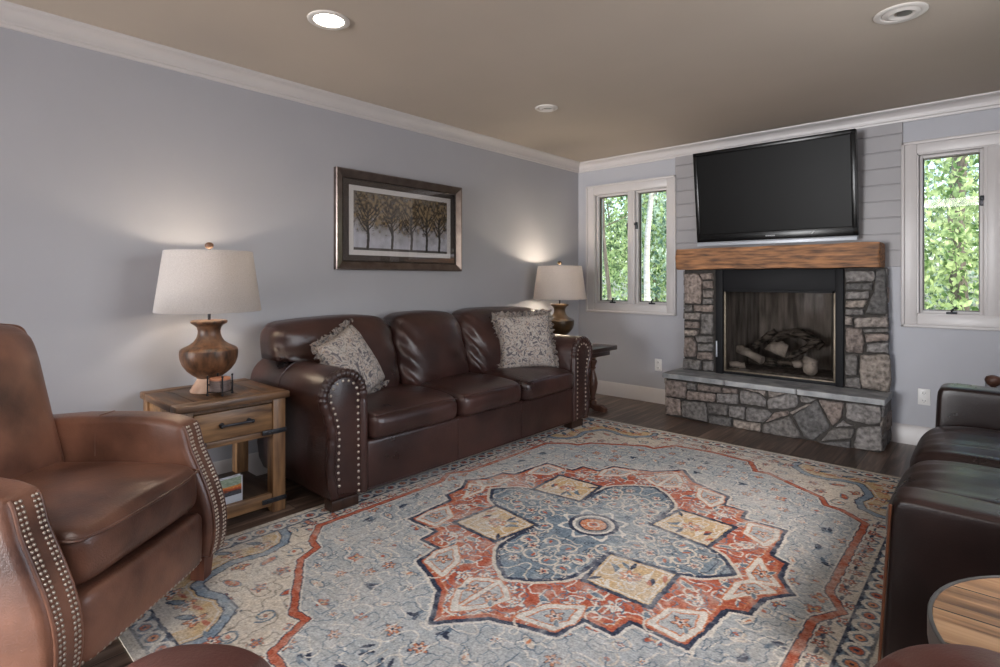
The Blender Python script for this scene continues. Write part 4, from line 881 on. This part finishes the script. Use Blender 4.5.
# ------------------------------------------------------------------ recliners
def recliner(name, label, loc, rz, half=0.365, aw=0.125, m='recl', nails=100, group=None, bev=0.026):
    t = thing(name, label, 'armchair', loc, rz, group)
    L_ = lambda k, n, mm, par=None, sm=1.0: k.build(n, mm, par or t, sm)
    front = [tuple(v) for v in smoothpath([(0.26, 0.638), (0.310, 0.620), (0.330, 0.585), (0.346, 0.525), (0.378, 0.45), (0.415, 0.36), (0.438, 0.27), (0.440, 0.18), (0.424, 0.105)], 4)]
    side = [(-0.47, 0.10), (-0.47, 0.56), (-0.43, 0.605), (-0.33, 0.630), (-0.12, 0.648), (0.08, 0.652), (0.19, 0.648)] + front
    inner = half - aw / 2
    left = nails
    allp = []
    for s in (-1, 1):
        k = MB()
        if nails: k.prism(side, s * half - aw / 2, s * half + aw / 2, 'Y', bev, 4)
        else: k.blob((-0.03, s * half, 0.385), (0.80, aw, 0.57), (7, 2.6, 6), 18, lambda p, q: (p.x + (0.07 - 0.16 * q.z if q.x > 0 else 0) * max(0, q.x), p.y, p.z - 0.02 * (q.z > 0) * q.x * q.x))
        for x in ((-0.02,) if nails else ()): k.tube([(x, s * half - aw / 2 - 0.001, 0.5), (x, s * half - aw / 2 + 0.004, 0.630), (x, s * half - aw / 2 + 0.024, 0.651), (x, s * half + aw / 2 - 0.024, 0.651), (x, s * half + aw / 2 - 0.004, 0.630), (x, s * half + aw / 2 + 0.001, 0.2)], 0.0026, 5)
        a = L_(k, 'arm', M[m])
        k = MB()
        pr = [(x - 0.001, z) for x, z in front[3:]]
        for dy in ((-aw / 2 + 0.022, aw / 2 - 0.022) if nails else ()): k.tube([(x + 0.001, s * half + dy, z) for x, z in front[5:]], 0.006, 7)
        bm = k.bm; rows = []
        for x, z in front[5:]: rows.append([bm.verts.new((x + 0.0035, s * half + y, z)) for y in (-aw / 2 + 0.026, -aw / 6, aw / 6, aw / 2 - 0.026)])
        for A, B in zip(rows, rows[1:]):
            for q in range(3): bm.faces.new((A[q], A[q + 1], B[q + 1], B[q]))
        if nails: L_(k, 'front_panel', M[m], a)
        else: k.bm.free(); continue
        for c, dy in enumerate((-aw / 2 + 0.031, aw / 2 - 0.031, -aw / 2 + 0.044, aw / 2 - 0.044)):
            for p, d in along(front[6:], 0.0150): allp.append((s, a, (p.x + 0.0045, s * half + dy, p.y), (-d.y, 0, d.x) if d.x < 0 and False else (abs(d.y), 0, d.x * 1.0)))
    arms = {-1: None, 1: None}
    rest = []
    for s, a, p, n in allp:
        if left > 0: put_nail(a, p, n, 0.0052); left -= 1
        else: rest.append((p, n))
    if rest and nails: merged_nails(t, rest, 0.0052)
    k = MB(); k.blob((0.055, 0, 0.395), (0.72, inner * 2 - 0.006, 0.175), (9, 12, 5), 14, lambda p, q: (p.x + 0.012 * (1 - q.y ** 4) * (1 - q.z ** 2) * (q.x > 0.5), p.y, p.z + (0.026 * (1 - q.x ** 2) * (1 - q.y ** 4) + 0.004 * wob((p.x, p.y, 0), 15) if q.z > 0 else 0)))
    sc2 = L_(k, 'seat_cushion', M[m], None, 1.5)
    k = MB(); w_ = inner - 0.03; k.tube([tuple(v) for v in smoothpath([(0.02, -w_ - 0.026, 0.458), (0.36, -w_ - 0.022, 0.455), (0.407, -w_ + 0.03, 0.452), (0.424, -w_ * 0.4, 0.452), (0.424, w_ * 0.4, 0.452), (0.407, w_ - 0.03, 0.452), (0.36, w_ + 0.022, 0.455), (0.02, w_ + 0.026, 0.458)], 5)], 0.005, 6); L_(k, 'welt', M[m], sc2)
    k = MB(); k.blob((0.33, 0, 0.20), (0.19, inner * 2 - 0.012, 0.205), (10, 16, 8), 10, lambda p, q: (p.x + 0.015 * (1 - q.y ** 4) * (1 - q.z ** 2) * (q.x > 0.5), p.y, p.z)); fpn = L_(k, 'footrest_panel', M[m], None, 1.5)
    bot = [(0.424 - 0.02 * (abs(y / inner) ** 6), y, 0.112) for y in [(-inner + 0.02) + i * (2 * inner - 0.04) / 26 for i in range(27)]]
    if nails: merged_nails(fpn, [(p, (1, 0, 0)) for p in bot], 0.0062)
    k = MB(); k.box((-0.46, -inner - 0.01, 0.105), (0.28, inner + 0.01, 0.31), 0.01); L_(k, 'base', M[m])
    bw = inner * 2 + 0.02; bt_, bh = (0.62, 0.70) if nails else (0.46, 0.60)
    def bf(p, q):
        x = p.x + (0.05 * (1 - q.y ** 4) * (1 - q.z ** 4) + 0.006 * wob((p.x, p.y, p.z), 9) if q.x > 0 else 0) - (p.z + 0.3) * 0.25
        y = p.y * (1.06 - 0.02 * q.z); z = p.z + 0.018 * (1 - q.y ** 2) * (q.z > 0.5)
        return (x, y, z)
    k = MB(); k.blob((-0.235, 0, bh), (0.21, bw, bt_), (7, 11, 11), 16, bf); bc = L_(k, 'backrest', M[m], None, 1.5)
    k = MB(); pts = []
    for a_ in [(-0.46, -1), (0.0, -1), (0.5, -1), (0.80, -0.985), (0.95, -0.93), (0.985, -0.75), (1.0, -0.4), (1.0, 0), (1.0, 0.4), (0.985, 0.75), (0.95, 0.93), (0.80, 0.985), (0.5, 1), (0.0, 1), (-0.46, 1)]:
        z = 0.31 * a_[0]; y = a_[1] * bw / 2; zz = z + 0.018 * (1 - a_[1] ** 2) * (a_[0] > 0.5); pts.append((-0.235 + 0.062 - (z + 0.3) * 0.25, y * (1.06 - 0.02 * a_[0]), 0.70 + zz * 1.0))
    if nails: k.tube([tuple(v) for v in smoothpath(pts, 5)], 0.006, 7); L_(k, 'welt', M[m], bc)
    for x, y in ((0.365, -half + 0.0), (0.365, half), (-0.40, -half), (-0.40, half)):
        k = MB(); T0 = 0.034; bt = 0.0005; zl = max(0, loc[2] - 0.010)
        rr = [k.bm.verts.new((x + sx * q, y + sy * q, z)) for q, z in ((0.026, bt - zl), (T0, 0.105)) for sx, sy in ((-1, -1), (1, -1), (1, 1), (-1, 1))]
        k.bm.faces.new(rr[:4][::-1]); k.bm.faces.new(rr[4:])
        for i in range(4): j = (i + 1) % 4; k.bm.faces.new((rr[i], rr[j], rr[4 + j], rr[4 + i]))
        L_(k, 'leg', M['redfoot'], None, 0.3)
    return t
recliner('leather_recliner', 'saddle brown leather recliner with nailhead arms beside the lamp table', (0.96, -4.655, 0.010), R(40))
recliner('leather_armchair', 'reddish brown leather armchair of which only the arm tips show', (3.097, -4.52, 0.064), R(132.24), 0.510, 0.19, 'recl2', 0, None, 0.055)

# ------------------------------------------------------------------ dark loveseat on the right
lv = thing('leather_loveseat', 'espresso leather loveseat with square piped arms beside the round table', 'sofa', (3.52, -2.23, 0))
for y0, y1, z1, xf in ((-3.06, -2.905, 0.585, 3.128), (-1.585, -1.40, 0.685, 3.138)):
    k = OM(lv); k.blob(((xf + 3.92) / 2, (y0 + y1) / 2, (0.06 + z1) / 2), (3.92 - xf, y1 - y0, z1 - 0.06), (18, 6, 18), 16, lambda p, q: (p.x - 0.026 * (0.5 - 0.5 * q.z) * (q.x < -0.5), p.y, p.z + 0.004 * wob(p, 12) * (q.z > 0.5))); a = k.build('arm', M['love'], None, 1.2)
    if z1 > 0.6: continue
    k = OM(lv)
    for y in ((y0 + 0.010,) if z1 < 0.6 else (y0 + 0.006, y1 - 0.006)): k.tube([(xf - 0.026, y, 0.07), (xf - 0.013, y, 0.3), (xf + 0.002, y, z1 - 0.03)] + ([] if z1 < 0.6 else [(xf + 0.020, y, z1 - 0.003), (3.3, y, z1), (3.89, y, z1 + 0.008)]), 0.0045, 7)
    k.build('piping', M['pipe'] if z1 < 0.6 else M['love'], a)
for y0, y1 in ((-2.90, -2.245), (-2.24, -1.59)):
    def lf(p, q):
        g = 0.007 * math.sin(p.y * 60 + 2.5 * wob((p.x, p.y, 0), 7)) * (q.z > 0.3) * (1 - q.y ** 4) * max(0, 1 - abs(q.x) ** 3)
        return (p.x - 0.02 * (1 - q.y ** 4) * (1 - q.z ** 2) * (q.x < -0.5), p.y, p.z + (0.035 * (1 - q.y ** 4) * (1 - q.x ** 4) if q.z > 0 else 0) + g)
    k = OM(lv); k.blob((3.40, (y0 + y1) / 2, 0.41), (0.60, y1 - y0, 0.18), (6, 9, 4), 20, lf); k.build('seat_cushion', M['love'], None, 1.5)
    k = OM(lv); k.blob((3.72, (y0 + y1) / 2, 0.68), (0.26, y1 - y0, 0.56), (5, 8, 6), 14, lambda p, q: (p.x + p.z * 0.2 - 0.03 * (1 - q.y ** 2) * (q.x < 0), p.y, p.z)); k.build('back_cushion', M['love'], None, 1.5)
    k = OM(lv); k.box((3.10, y0 + 0.005, 0.075), (3.18, y1 - 0.005, 0.33), 0.022, 3); k.build('footrest_panel', M['love'])
k = OM(lv); k.box((3.17, -2.91, 0.06), (3.90, -1.58, 0.325), 0.01); k.box((3.80, -2.91, 0.06), (3.925, -1.58, 0.90), 0.03, 3); k.build('frame', M['love'])
for x in (3.16, 3.84):
    for y in (-3.0, -1.49): k = OM(lv); k.lathe([(0.03, 0.0005), (0.034, 0.062)], (x, y, 0), 16); k.build('foot', M['darkfoot'])

# ------------------------------------------------------------------ lamp table by the recliner
tb = thing('rustic_end_table', 'rustic brown end table with drawer and dark iron straps', 'end table', (0.355, -3.845, 0))
x0, x1, y0, y1 = 0.085, 0.630, -4.115, -3.58
k = OM(tb); k.box((x0, y0, 0.585), (x0 + 0.085, y1, 0.62), 0.006); k.build('breadboard', M['taby2'])
k = OM(tb); k.box((x1 - 0.085, y0, 0.585), (x1, y1, 0.62), 0.006); k.build('breadboard', M['taby2'])
k = OM(tb)
n = 5; ww = (y1 - y0 - 0.002) / n
for i in range(n): k.box((x0 + 0.086, y0 + i * ww, 0.586), (x1 - 0.086, y0 + (i + 1) * ww - 0.002, 0.619), 0.004)
k.box((x0 + 0.03, y0 + 0.03, 0.570), (x1 - 0.03, y1 - 0.03, 0.586)); k.build('top_planks', M['tabx'])
lg = 0.068
for x in (x0 + 0.01, x1 - 0.022 - lg):
    for y in (y0 + 0.012, y1 - 0.012 - lg): k = OM(tb); k.box((x, y, 0.0005), (x + lg, y + lg, 0.586), 0.006); k.build('leg', M['tabz'])
xl, xr, yl, yr = x0 + 0.02, x1 - 0.03, y0 + 0.02, y1 - 0.02
k = OM(tb); k.box((xl, yl + 0.004, 0.395), (xr - 0.02, yl + 0.03, 0.586), 0.003); k.box((xl, yr - 0.03, 0.395), (xr - 0.02, yr - 0.004, 0.586), 0.003); k.box((xl, yl, 0.395), (xl + 0.025, yr, 0.586), 0.003)
k.box((xr - 0.04, yl, 0.395), (xr - 0.002, yr, 0.425), 0.003); k.box((xr - 0.04, yl, 0.567), (xr - 0.002, yr, 0.586), 0.003); k.build('apron', M['taby'])
k = OM(tb); k.box((xr - 0.03, y0 + 0.083, 0.428), (xr + 0.004, y1 - 0.083, 0.564), 0.005); dr = k.build('drawer', M['taby'])
k = OM(tb); zc = 0.498; k.tube([(xr + 0.03, -3.915, zc), (xr + 0.032, -3.845, zc), (xr + 0.03, -3.775, zc)], 0.0065, 8)
for y in (-3.91, -3.78): k.tube([(xr + 0.002, y, zc), (xr + 0.03, y, zc)], 0.005, 8); k.lathe([(0.013, 0.0), (0.012, 0.006)], (xr + 0.003, y, zc), 14, 'X')
k.blob((xr + 0.03, -3.918, zc), (0.02, 0.02, 0.02), 2, 3); k.blob((xr + 0.03, -3.772, zc), (0.02, 0.02, 0.02), 2, 3)
k.build('drawer_pull', M['iron'], dr)
k = OM(tb); k.box((xl, yl, 0.068), (xr - 0.03, yr, 0.098), 0.003); k.build('lower_shelf', M['tabdark'])
k = OM(tb); k.box((xr - 0.028, y0 + 0.08, 0.036), (xr - 0.002, y1 - 0.08, 0.101), 0.004); k.box((xl, yl + 0.01, 0.036), (xr - 0.03, yl + 0.035, 0.069)); k.box((xl, yr - 0.035, 0.036), (xr - 0.03, yr - 0.01, 0.069)); k.build('shelf_rail', M['taby'])
for z in (0.418, 0.068):
    for ya, yb, s in ((y1 - 0.135, y1 - 0.011, 1), (y0 + 0.011, y0 + 0.135, -1)):
        xx = x1 - 0.022; k = OM(tb); k.box((xx - 0.003, ya, z - 0.012), (xx + 0.0045, yb, z + 0.012), 0.002)
        ye = y1 - 0.0125 if s > 0 else y0 + 0.0125
        k.box((xx - 0.05, min(ye, ye + s * 0.003), z - 0.012), (xx + 0.0045, max(ye, ye + s * 0.003), z + 0.012), 0.002)
        for f in (0.12, 0.40, 0.85): k.lathe([(0.005, 0), (0.004, 0.003), (0.0001, 0.004)], (xx + 0.0045, ya + (yb - ya) * f, z), 8, 'X')
        k.build('iron_strap', M['iron'])

# ------------------------------------------------------------------ table lamps
def table_lamp(loc, label, dark, energy, rz=0.0):
    t = thing('table_lamp', label, 'lamp', loc, rz, 'table lamps at the sofa ends')
    sc = 1.0
    foot = [(0.088, 0.0), (0.089, 0.008), (0.082, 0.02), (0.070, 0.04), (0.060, 0.058), (0.055, 0.07)]
    body = [(0.055, 0.068), (0.062, 0.075), (0.080, 0.088), (0.104, 0.110), (0.124, 0.138), (0.134, 0.168), (0.137, 0.196), (0.135, 0.214), (0.128, 0.222), (0.112, 0.230), (0.092, 0.240), (0.072, 0.256), (0.060, 0.275), (0.054, 0.295), (0.053, 0.312), (0.058, 0.330), (0.070, 0.343), (0.083, 0.350), (0.086, 0.357), (0.084, 0.364), (0.03, 0.368)]
    k = MB(); k.lathe(foot, n=40); k.build('foot', M['bronze'] if dark else M['lampbase'], t)
    k = MB(); k.lathe(body, n=48); k.build('body', M['bronze'] if dark else M['lampwood'], t, 0.6)
    k = MB(); k.lathe([(0.007, 0.362), (0.007, 0.40), (0.019, 0.405), (0.019, 0.45), (0.014, 0.455)], n=16)
    k.tube([(0, 0.02, 0.40), (0, 0.055, 0.46), (0, 0.06, 0.56), (0, 0.03, 0.66), (0, 0, 0.728)], 0.0022, 6); k.tube([(0, -0.02, 0.40), (0, -0.055, 0.46), (0, -0.06, 0.56), (0, -0.03, 0.66), (0, 0, 0.728)], 0.0022, 6); k.build('harp', M['iron'], t)
    k = MB(); k.lathe([(0.014, 0.452), (0.020, 0.475), (0.031, 0.51), (0.030, 0.535), (0.018, 0.556), (0.0001, 0.562)], n=20); bl = k.build('bulb', M['lit2'], t)
    zb, zt = 0.412, 0.722; rb, rt = 0.248, 0.206; k = MB(); n_ = 56
    k.lathe([(rb, zb), (rb + 0.001, zb + 0.004), (rt, zt), (rt - 0.004, zt), (rb - 0.004, zb)], n=n_, cap=False); sh_ = k.build('lamp_shade', M['shade'], t, 0.4)
    for i in range(3):
        a = 2 * math.pi * i / 3 + .4; k = MB(); k.tube([(0, 0, 0.716), (rt * math.cos(a) * 0.99, rt * math.sin(a) * 0.99, 0.716)], 0.0022, 6); k.build('spider_arm', M['brass'], sh_)
    k = MB(); k.lathe([(0.006, 0.716), (0.006, 0.735), (0.016, 0.740), (0.021, 0.750), (0.020, 0.760), (0.012, 0.768), (0.0001, 0.770)], n=20); k.build('finial', M['lampwood'] if not dark else M['bronze'], t)
    for zl in (0.635, 0.475):
        l = light('lamp_glow', 'POINT', (0, 0, zl), energy * 0.5, (1.0, 0.84, 0.64), shadow_soft_size=0.03); l.parent = t
    return t
M['lit2'] = mat('lit_bulb', (255, 230, 190), emit=((255, 214, 160), 4.0))
table_lamp((0.325, -3.865, 0.6205), 'turned wood lamp with linen shade on the rustic end table', False, 9)
table_lamp((0.30, -0.755, 0.6005), 'bronze toned lamp with linen shade in the window corner', True, 19)

# coaster caddy and book
cc = thing('coaster_holder', 'small dark wire holder of round coasters on the rustic table', 'coaster holder', (0.475, -3.868, 0.6205), R(35))
k = MB()
for i in range(4):
    a = R(45 + 90 * i); x, y = 0.056 * math.cos(a), 0.056 * math.sin(a); k.tube([(x, y, 0.006), (x, y, 0.094)], 0.0035, 8); k.blob((x, y, 0.006), (0.014, 0.014, 0.012), 2, 3); k.blob((x, y, 0.096), (0.011, 0.011, 0.011), 2, 3)
for z in (0.018, 0.055): k.tube([(0.056 * math.cos(R(45 + 90 * i)), 0.056 * math.sin(R(45 + 90 * i)), z) for i in range(4)], 0.003, 6, True)
k.tube([(0.040, 0.040, 0.018), (-0.040, -0.040, 0.018)], 0.003, 6); k.tube([(-0.040, 0.040, 0.018), (0.040, -0.040, 0.018)], 0.003, 6); k.build('rack', M['iron'], cc)
for i in range(6):
    k = MB(); k.lathe([(0.047, 0), (0.048, 0.002), (0.048, 0.0085), (0.047, 0.0105)], n=32); c = k.build('coaster', M['cork'] if i == 5 else M['coaster2']); c.location = (0.475 + 0.001 * (i % 2), -3.868, 0.6205 + 0.0215 + i * 0.0108)
    tag(c, 'orange brown round coaster on top of the holder stack' if i == 5 else 'gray round coaster stacked below the orange one', 'coaster', 'coasters in the holder')
bk = thing('standing_book', 'upright book with orange landscape cover on the table shelf', 'book', (0.565, -3.915, 0.0985), R(2))
k = MB(); k.box((-0.010, -0.112, 0.003), (0.010, 0.112, 0.124)); k.build('pages', M['paper'], bk, 0)
k = MB()
for lo, hi in (((0.010, -0.116, 0.0), (0.013, 0.116, 0.128)), ((-0.013, -0.116, 0.0), (-0.010, 0.116, 0.128)), ((-0.013, -0.116, 0.0), (0.013, -0.112, 0.128))): k.box(lo, hi, 0.001)
k.build('cover', mat('pale_book_cover', (196, 200, 206), rough=0.3), bk)
def cover_cols():
    nx, ny = 70, 50; rng = np.random.default_rng(2); X, Y = np.meshgrid(np.linspace(0, 1, nx), np.linspace(0, 1, ny)); A = np.zeros((ny, nx, 3)); n = noise2(rng, ny, nx, 9)
    A[:] = (146, 160, 138); h = 0.62 - 0.1 * X + 0.2 * (n - .5); A[Y < h] = (206, 130, 60); A[Y < h - 0.14] = (188, 84, 40); A[Y < h - 0.26] = (120, 60, 34); A[Y < 0.22 + 0.1 * (n - .5)] = (62, 60, 66)
    return A + (noise2(rng, ny, nx, 3) - .5)[..., None] * 40
cv = color_grid('cover_picture', cover_cols(), 0.22, 0.086, 0, M['art'], bk); cv.location = (0.0136, 0, 0.082); cv.rotation_euler = (R(90), 0, R(90))

# ------------------------------------------------------------------ dark trestle table in the window corner
t2 = thing('trestle_end_table', 'dark wood end table with turned legs behind the sofa end', 'end table', (0.44, -0.81, 0))
k = OM(t2); k.box((0.09, -1.058, 0.560), (0.80, -0.555, 0.600), 0.006); tp = k.build('table_top', M['esp'])
k = OM(t2); k.box((0.14, -1.03, 0.512), (0.75, -0.60, 0.560), 0.005); k.build('apron', M['esp'])
for y in (-0.655, -0.975):
    k = OM(t2); k.prism([(0.12, 0.0005), (0.22, 0.0005), (0.26, 0.02), (0.60, 0.02), (0.64, 0.0005), (0.74, 0.0005), (0.74, 0.03), (0.70, 0.055), (0.16, 0.055), (0.12, 0.03)], y - 0.03, y + 0.03, 'Y', 0.006); k.build('trestle_foot', M['balu'])
    for x in (0.26, 0.60):
        k = OM(t2); k.lathe([(0.036, 0.055), (0.036, 0.085), (0.022, 0.095), (0.030, 0.106), (0.020, 0.118), (0.028, 0.15), (0.040, 0.20), (0.046, 0.245), (0.040, 0.29), (0.024, 0.345), (0.020, 0.375), (0.032, 0.388), (0.022, 0.40), (0.030, 0.42), (0.040, 0.445), (0.040, 0.455), (0.026, 0.462), (0.034, 0.47), (0.034, 0.512)], (x, y, 0), 24); k.build('leg', M['balu'], None, 0.9)
k = OM(t2); k.box((0.40, -0.96, 0.056), (0.46, -0.675, 0.09), 0.005); k.build('stretcher', M['balu'])

# ------------------------------------------------------------------ round table, corner table and wooden orb
rt = thing('round_side_table', 'round plank topped side table with pewter rim beside the loveseat arm', 'side table', (3.575, -3.600, 0.012))
k = MB(); k.lathe([(0.0001, 0.515), (0.300, 0.515), (0.312, 0.520), (0.312, 0.5485), (0.0001, 0.549)], n=64); k.build('plank_top', M['roundtop'], rt)
k = MB(); k.lathe([(0.3125, 0.505), (0.320, 0.507), (0.320, 0.549), (0.318, 0.551), (0.3125, 0.551), (0.3125, 0.505)], n=64, cap=False); k.build('rim', M['rim'], rt)
k = MB(); k.lathe([(0.045, 0.03), (0.032, 0.06), (0.028, 0.25), (0.032, 0.45), (0.09, 0.50), (0.10, 0.516)], n=28); k.build('pedestal', M['iron'], rt)
k = MB(); k.lathe([(0.20, -0.0115), (0.20, 0.012), (0.185, 0.02), (0.06, 0.032), (0.03, 0.036)], n=40); k.build('base_plate', M['iron'], rt)
ct = thing('corner_side_table', 'small dark table mostly hidden behind the loveseat arm', 'side table', (3.58, -0.86, 0))
k = OM(ct); k.box((3.30, -1.12, 0.552), (3.88, -0.60, 0.590), 0.005); k.build('table_top', M['esp'])
for x in (3.33, 3.81):
    for y in (-1.09, -0.67): k = OM(ct); k.box((x, y, 0.0005), (x + 0.04, y + 0.04, 0.553), 0.004); k.build('leg', M['esp'])
k = OM(ct); k.box((3.33, -1.09, 0.16), (3.85, -0.63, 0.18), 0.003); k.build('lower_shelf', M['esp'])
k = MB(); k.lathe([(0.018, 0.0005), (0.02, 0.006), (0.012, 0.012), (0.026, 0.022), (0.036, 0.040), (0.037, 0.050), (0.030, 0.066), (0.014, 0.075), (0.0001, 0.077)], n=28); ob = k.build('wooden_orb', M['balu']); ob.location = (3.337, -0.86, 0.590)
tag(ob, 'small brown wooden orb peeking over the loveseat arm', 'ornament')

# ------------------------------------------------------------------ woodland outside
b = MB(); b.box((-16, 0.3, -0.5), (18, 26, -0.25)); gd = b.build('ground', M['ground'], None, 0); struct(gd, 'leafy woodland ground outside the windows', 'ground')
def leaves_mesh(name, n, rx, ry, rz_, size, seed, clumps=14):
    rng = np.random.default_rng(seed); cl = rng.normal(size=(clumps, 3)) * (0.42, 0.42, 0.42); i = rng.integers(0, clumps, n)
    p = (cl[i] + rng.normal(size=(n, 3)) * 0.20); p = np.clip(p, -1, 1) * (rx, ry, rz_)
    a = rng.normal(size=(n, 3)); a[:, 2] *= 0.5; a /= np.linalg.norm(a, axis=1)[:, None]; u = np.cross(a, rng.normal(size=(n, 3))); u /= np.linalg.norm(u, axis=1)[:, None]; v = np.cross(a, u)
    s = size * (0.6 + 0.8 * rng.random((n, 1))); u = u * s; v = v * s * 0.55
    co = np.stack([p - u, p + v * .9, p + u, p - v * .9], 1).reshape(-1, 3)
    me = bpy.data.meshes.new(name); me.vertices.add(4 * n); me.vertices.foreach_set('co', co.astype(np.float32).ravel()); me.loops.add(4 * n); me.loops.foreach_set('vertex_index', np.arange(4 * n, dtype=np.int32)); me.polygons.add(n); me.polygons.foreach_set('loop_start', np.arange(0, 4 * n, 4, dtype=np.int32)); me.update(calc_edges=True)
    return me
def tree(x, y, h, tr, crown, n, size, leaf, bark, label, seed, lean=(0, 0), group=None, kind='tree', dens=1.15):
    t = thing(kind.replace(' ', '_'), label, kind, (x, y, -0.25), 0, group); r = random.Random(seed)
    pts = [(lean[0] * f ** 1.2 * h + 0.08 * math.sin(f * 7 + seed) * min(1, 4 * f), lean[1] * f * h, f * h) for f in [i / 10 for i in range(11)]]
    k = MB(); k.tube(pts, [tr * (1 - 0.6 * i / 10) for i in range(11)], 9)
    for q in range(6):
        p = Vector(pts[5 + q]); a = r.uniform(0, 6.28); l = r.uniform(0.4, 0.9); k.tube([p, p + Vector((math.cos(a) * l * .5, math.sin(a) * l * .5, .25 * l)), p + Vector((math.cos(a) * l, math.sin(a) * l, .6 * l))], [tr * .3, tr * .2, tr * .1], 6)
    k.build('trunk', M[bark], t)
    (cx, cy, cz), (rx, ry, rz_) = crown
    me = leaves_mesh('foliage', int(n * dens), rx, ry, rz_, size * 0.55, seed, 22); me.materials.append(M[leaf]); o = bpy.data.objects.new('foliage', me); C.objects.link(o); o.parent = t; o.location = (cx, cy, cz)
    return t
tree(-1.36, 2.9, 4.6, 0.042, ((0, .2, 3.6), (1.2, .8, 1.2)), 900, 0.07, 'leafA', 'bark', 'thin crooked dark trunk outside the corner window, left pane', 1, (-0.02, 0))
tree(-0.93, 3.3, 5.6, 0.06, ((0, .3, 4.6), (1.3, .8, 1.2)), 900, 0.07, 'leafC', 'birch', 'pale leaning birch trunk outside the corner window, right pane', 2, (0.07, 0))
tree(2.93, 6.6, 8.0, 0.13, ((0, .2, 5.6), (1.8, 1.2, 2.0)), 1500, 0.09, 'leafA', 'bark', 'straight gray tree trunk outside the window above the loveseat', 3)
sp = [(-2.6, 4.6, 'leafB'), (-1.7, 5.4, 'leafA'), (-0.6, 4.7, 'leafC'), (-3.9, 7.2, 'leafA'), (-2.4, 8.3, 'leafB'), (-4.9, 10.0, 'leafC'), (0.6, 6.4, 'leafA')]
for i, (x, y, lf) in enumerate(sp):
    tree(x, y, 5.0, 0.04, ((0, 0, 2.3), (1.25, 0.9, 2.2)), 2300, 0.10, lf, 'bark', 'leafy green sapling growing outside the corner window', 20 + i, (rnd.uniform(-.05, .05), 0), 'saplings outside the corner window')
sp = [(2.6, 4.2, 'leafA'), (3.9, 4.8, 'leafB'), (3.2, 8.6, 'leafA'), (2.2, 9.2, 'leafC'), (4.8, 8.0, 'leafA'), (1.7, 5.8, 'leafB')]
for i, (x, y, lf) in enumerate(sp):
    tree(x, y, 5.2, 0.04, ((0, 0, 2.2), (1.25, 0.9, 2.3)), 2000, 0.10, lf, 'bark', 'leafy green sapling growing outside the loveseat window', 40 + i, (rnd.uniform(-.04, .04), 0), 'saplings outside the loveseat window')
for i in range(9):
    tree(-9 + i * 2.3, 13 + 1.5 * (i % 2), 9, 0.14, ((0, 0, 4.0), (1.9, 1.0, 4.0)), 1300, 0.17, ('leafA', 'leafB', 'leafC')[i % 3], 'bark', 'tall forest tree far beyond the windows', 60 + i, (0, 0), 'forest trees beyond the saplings')
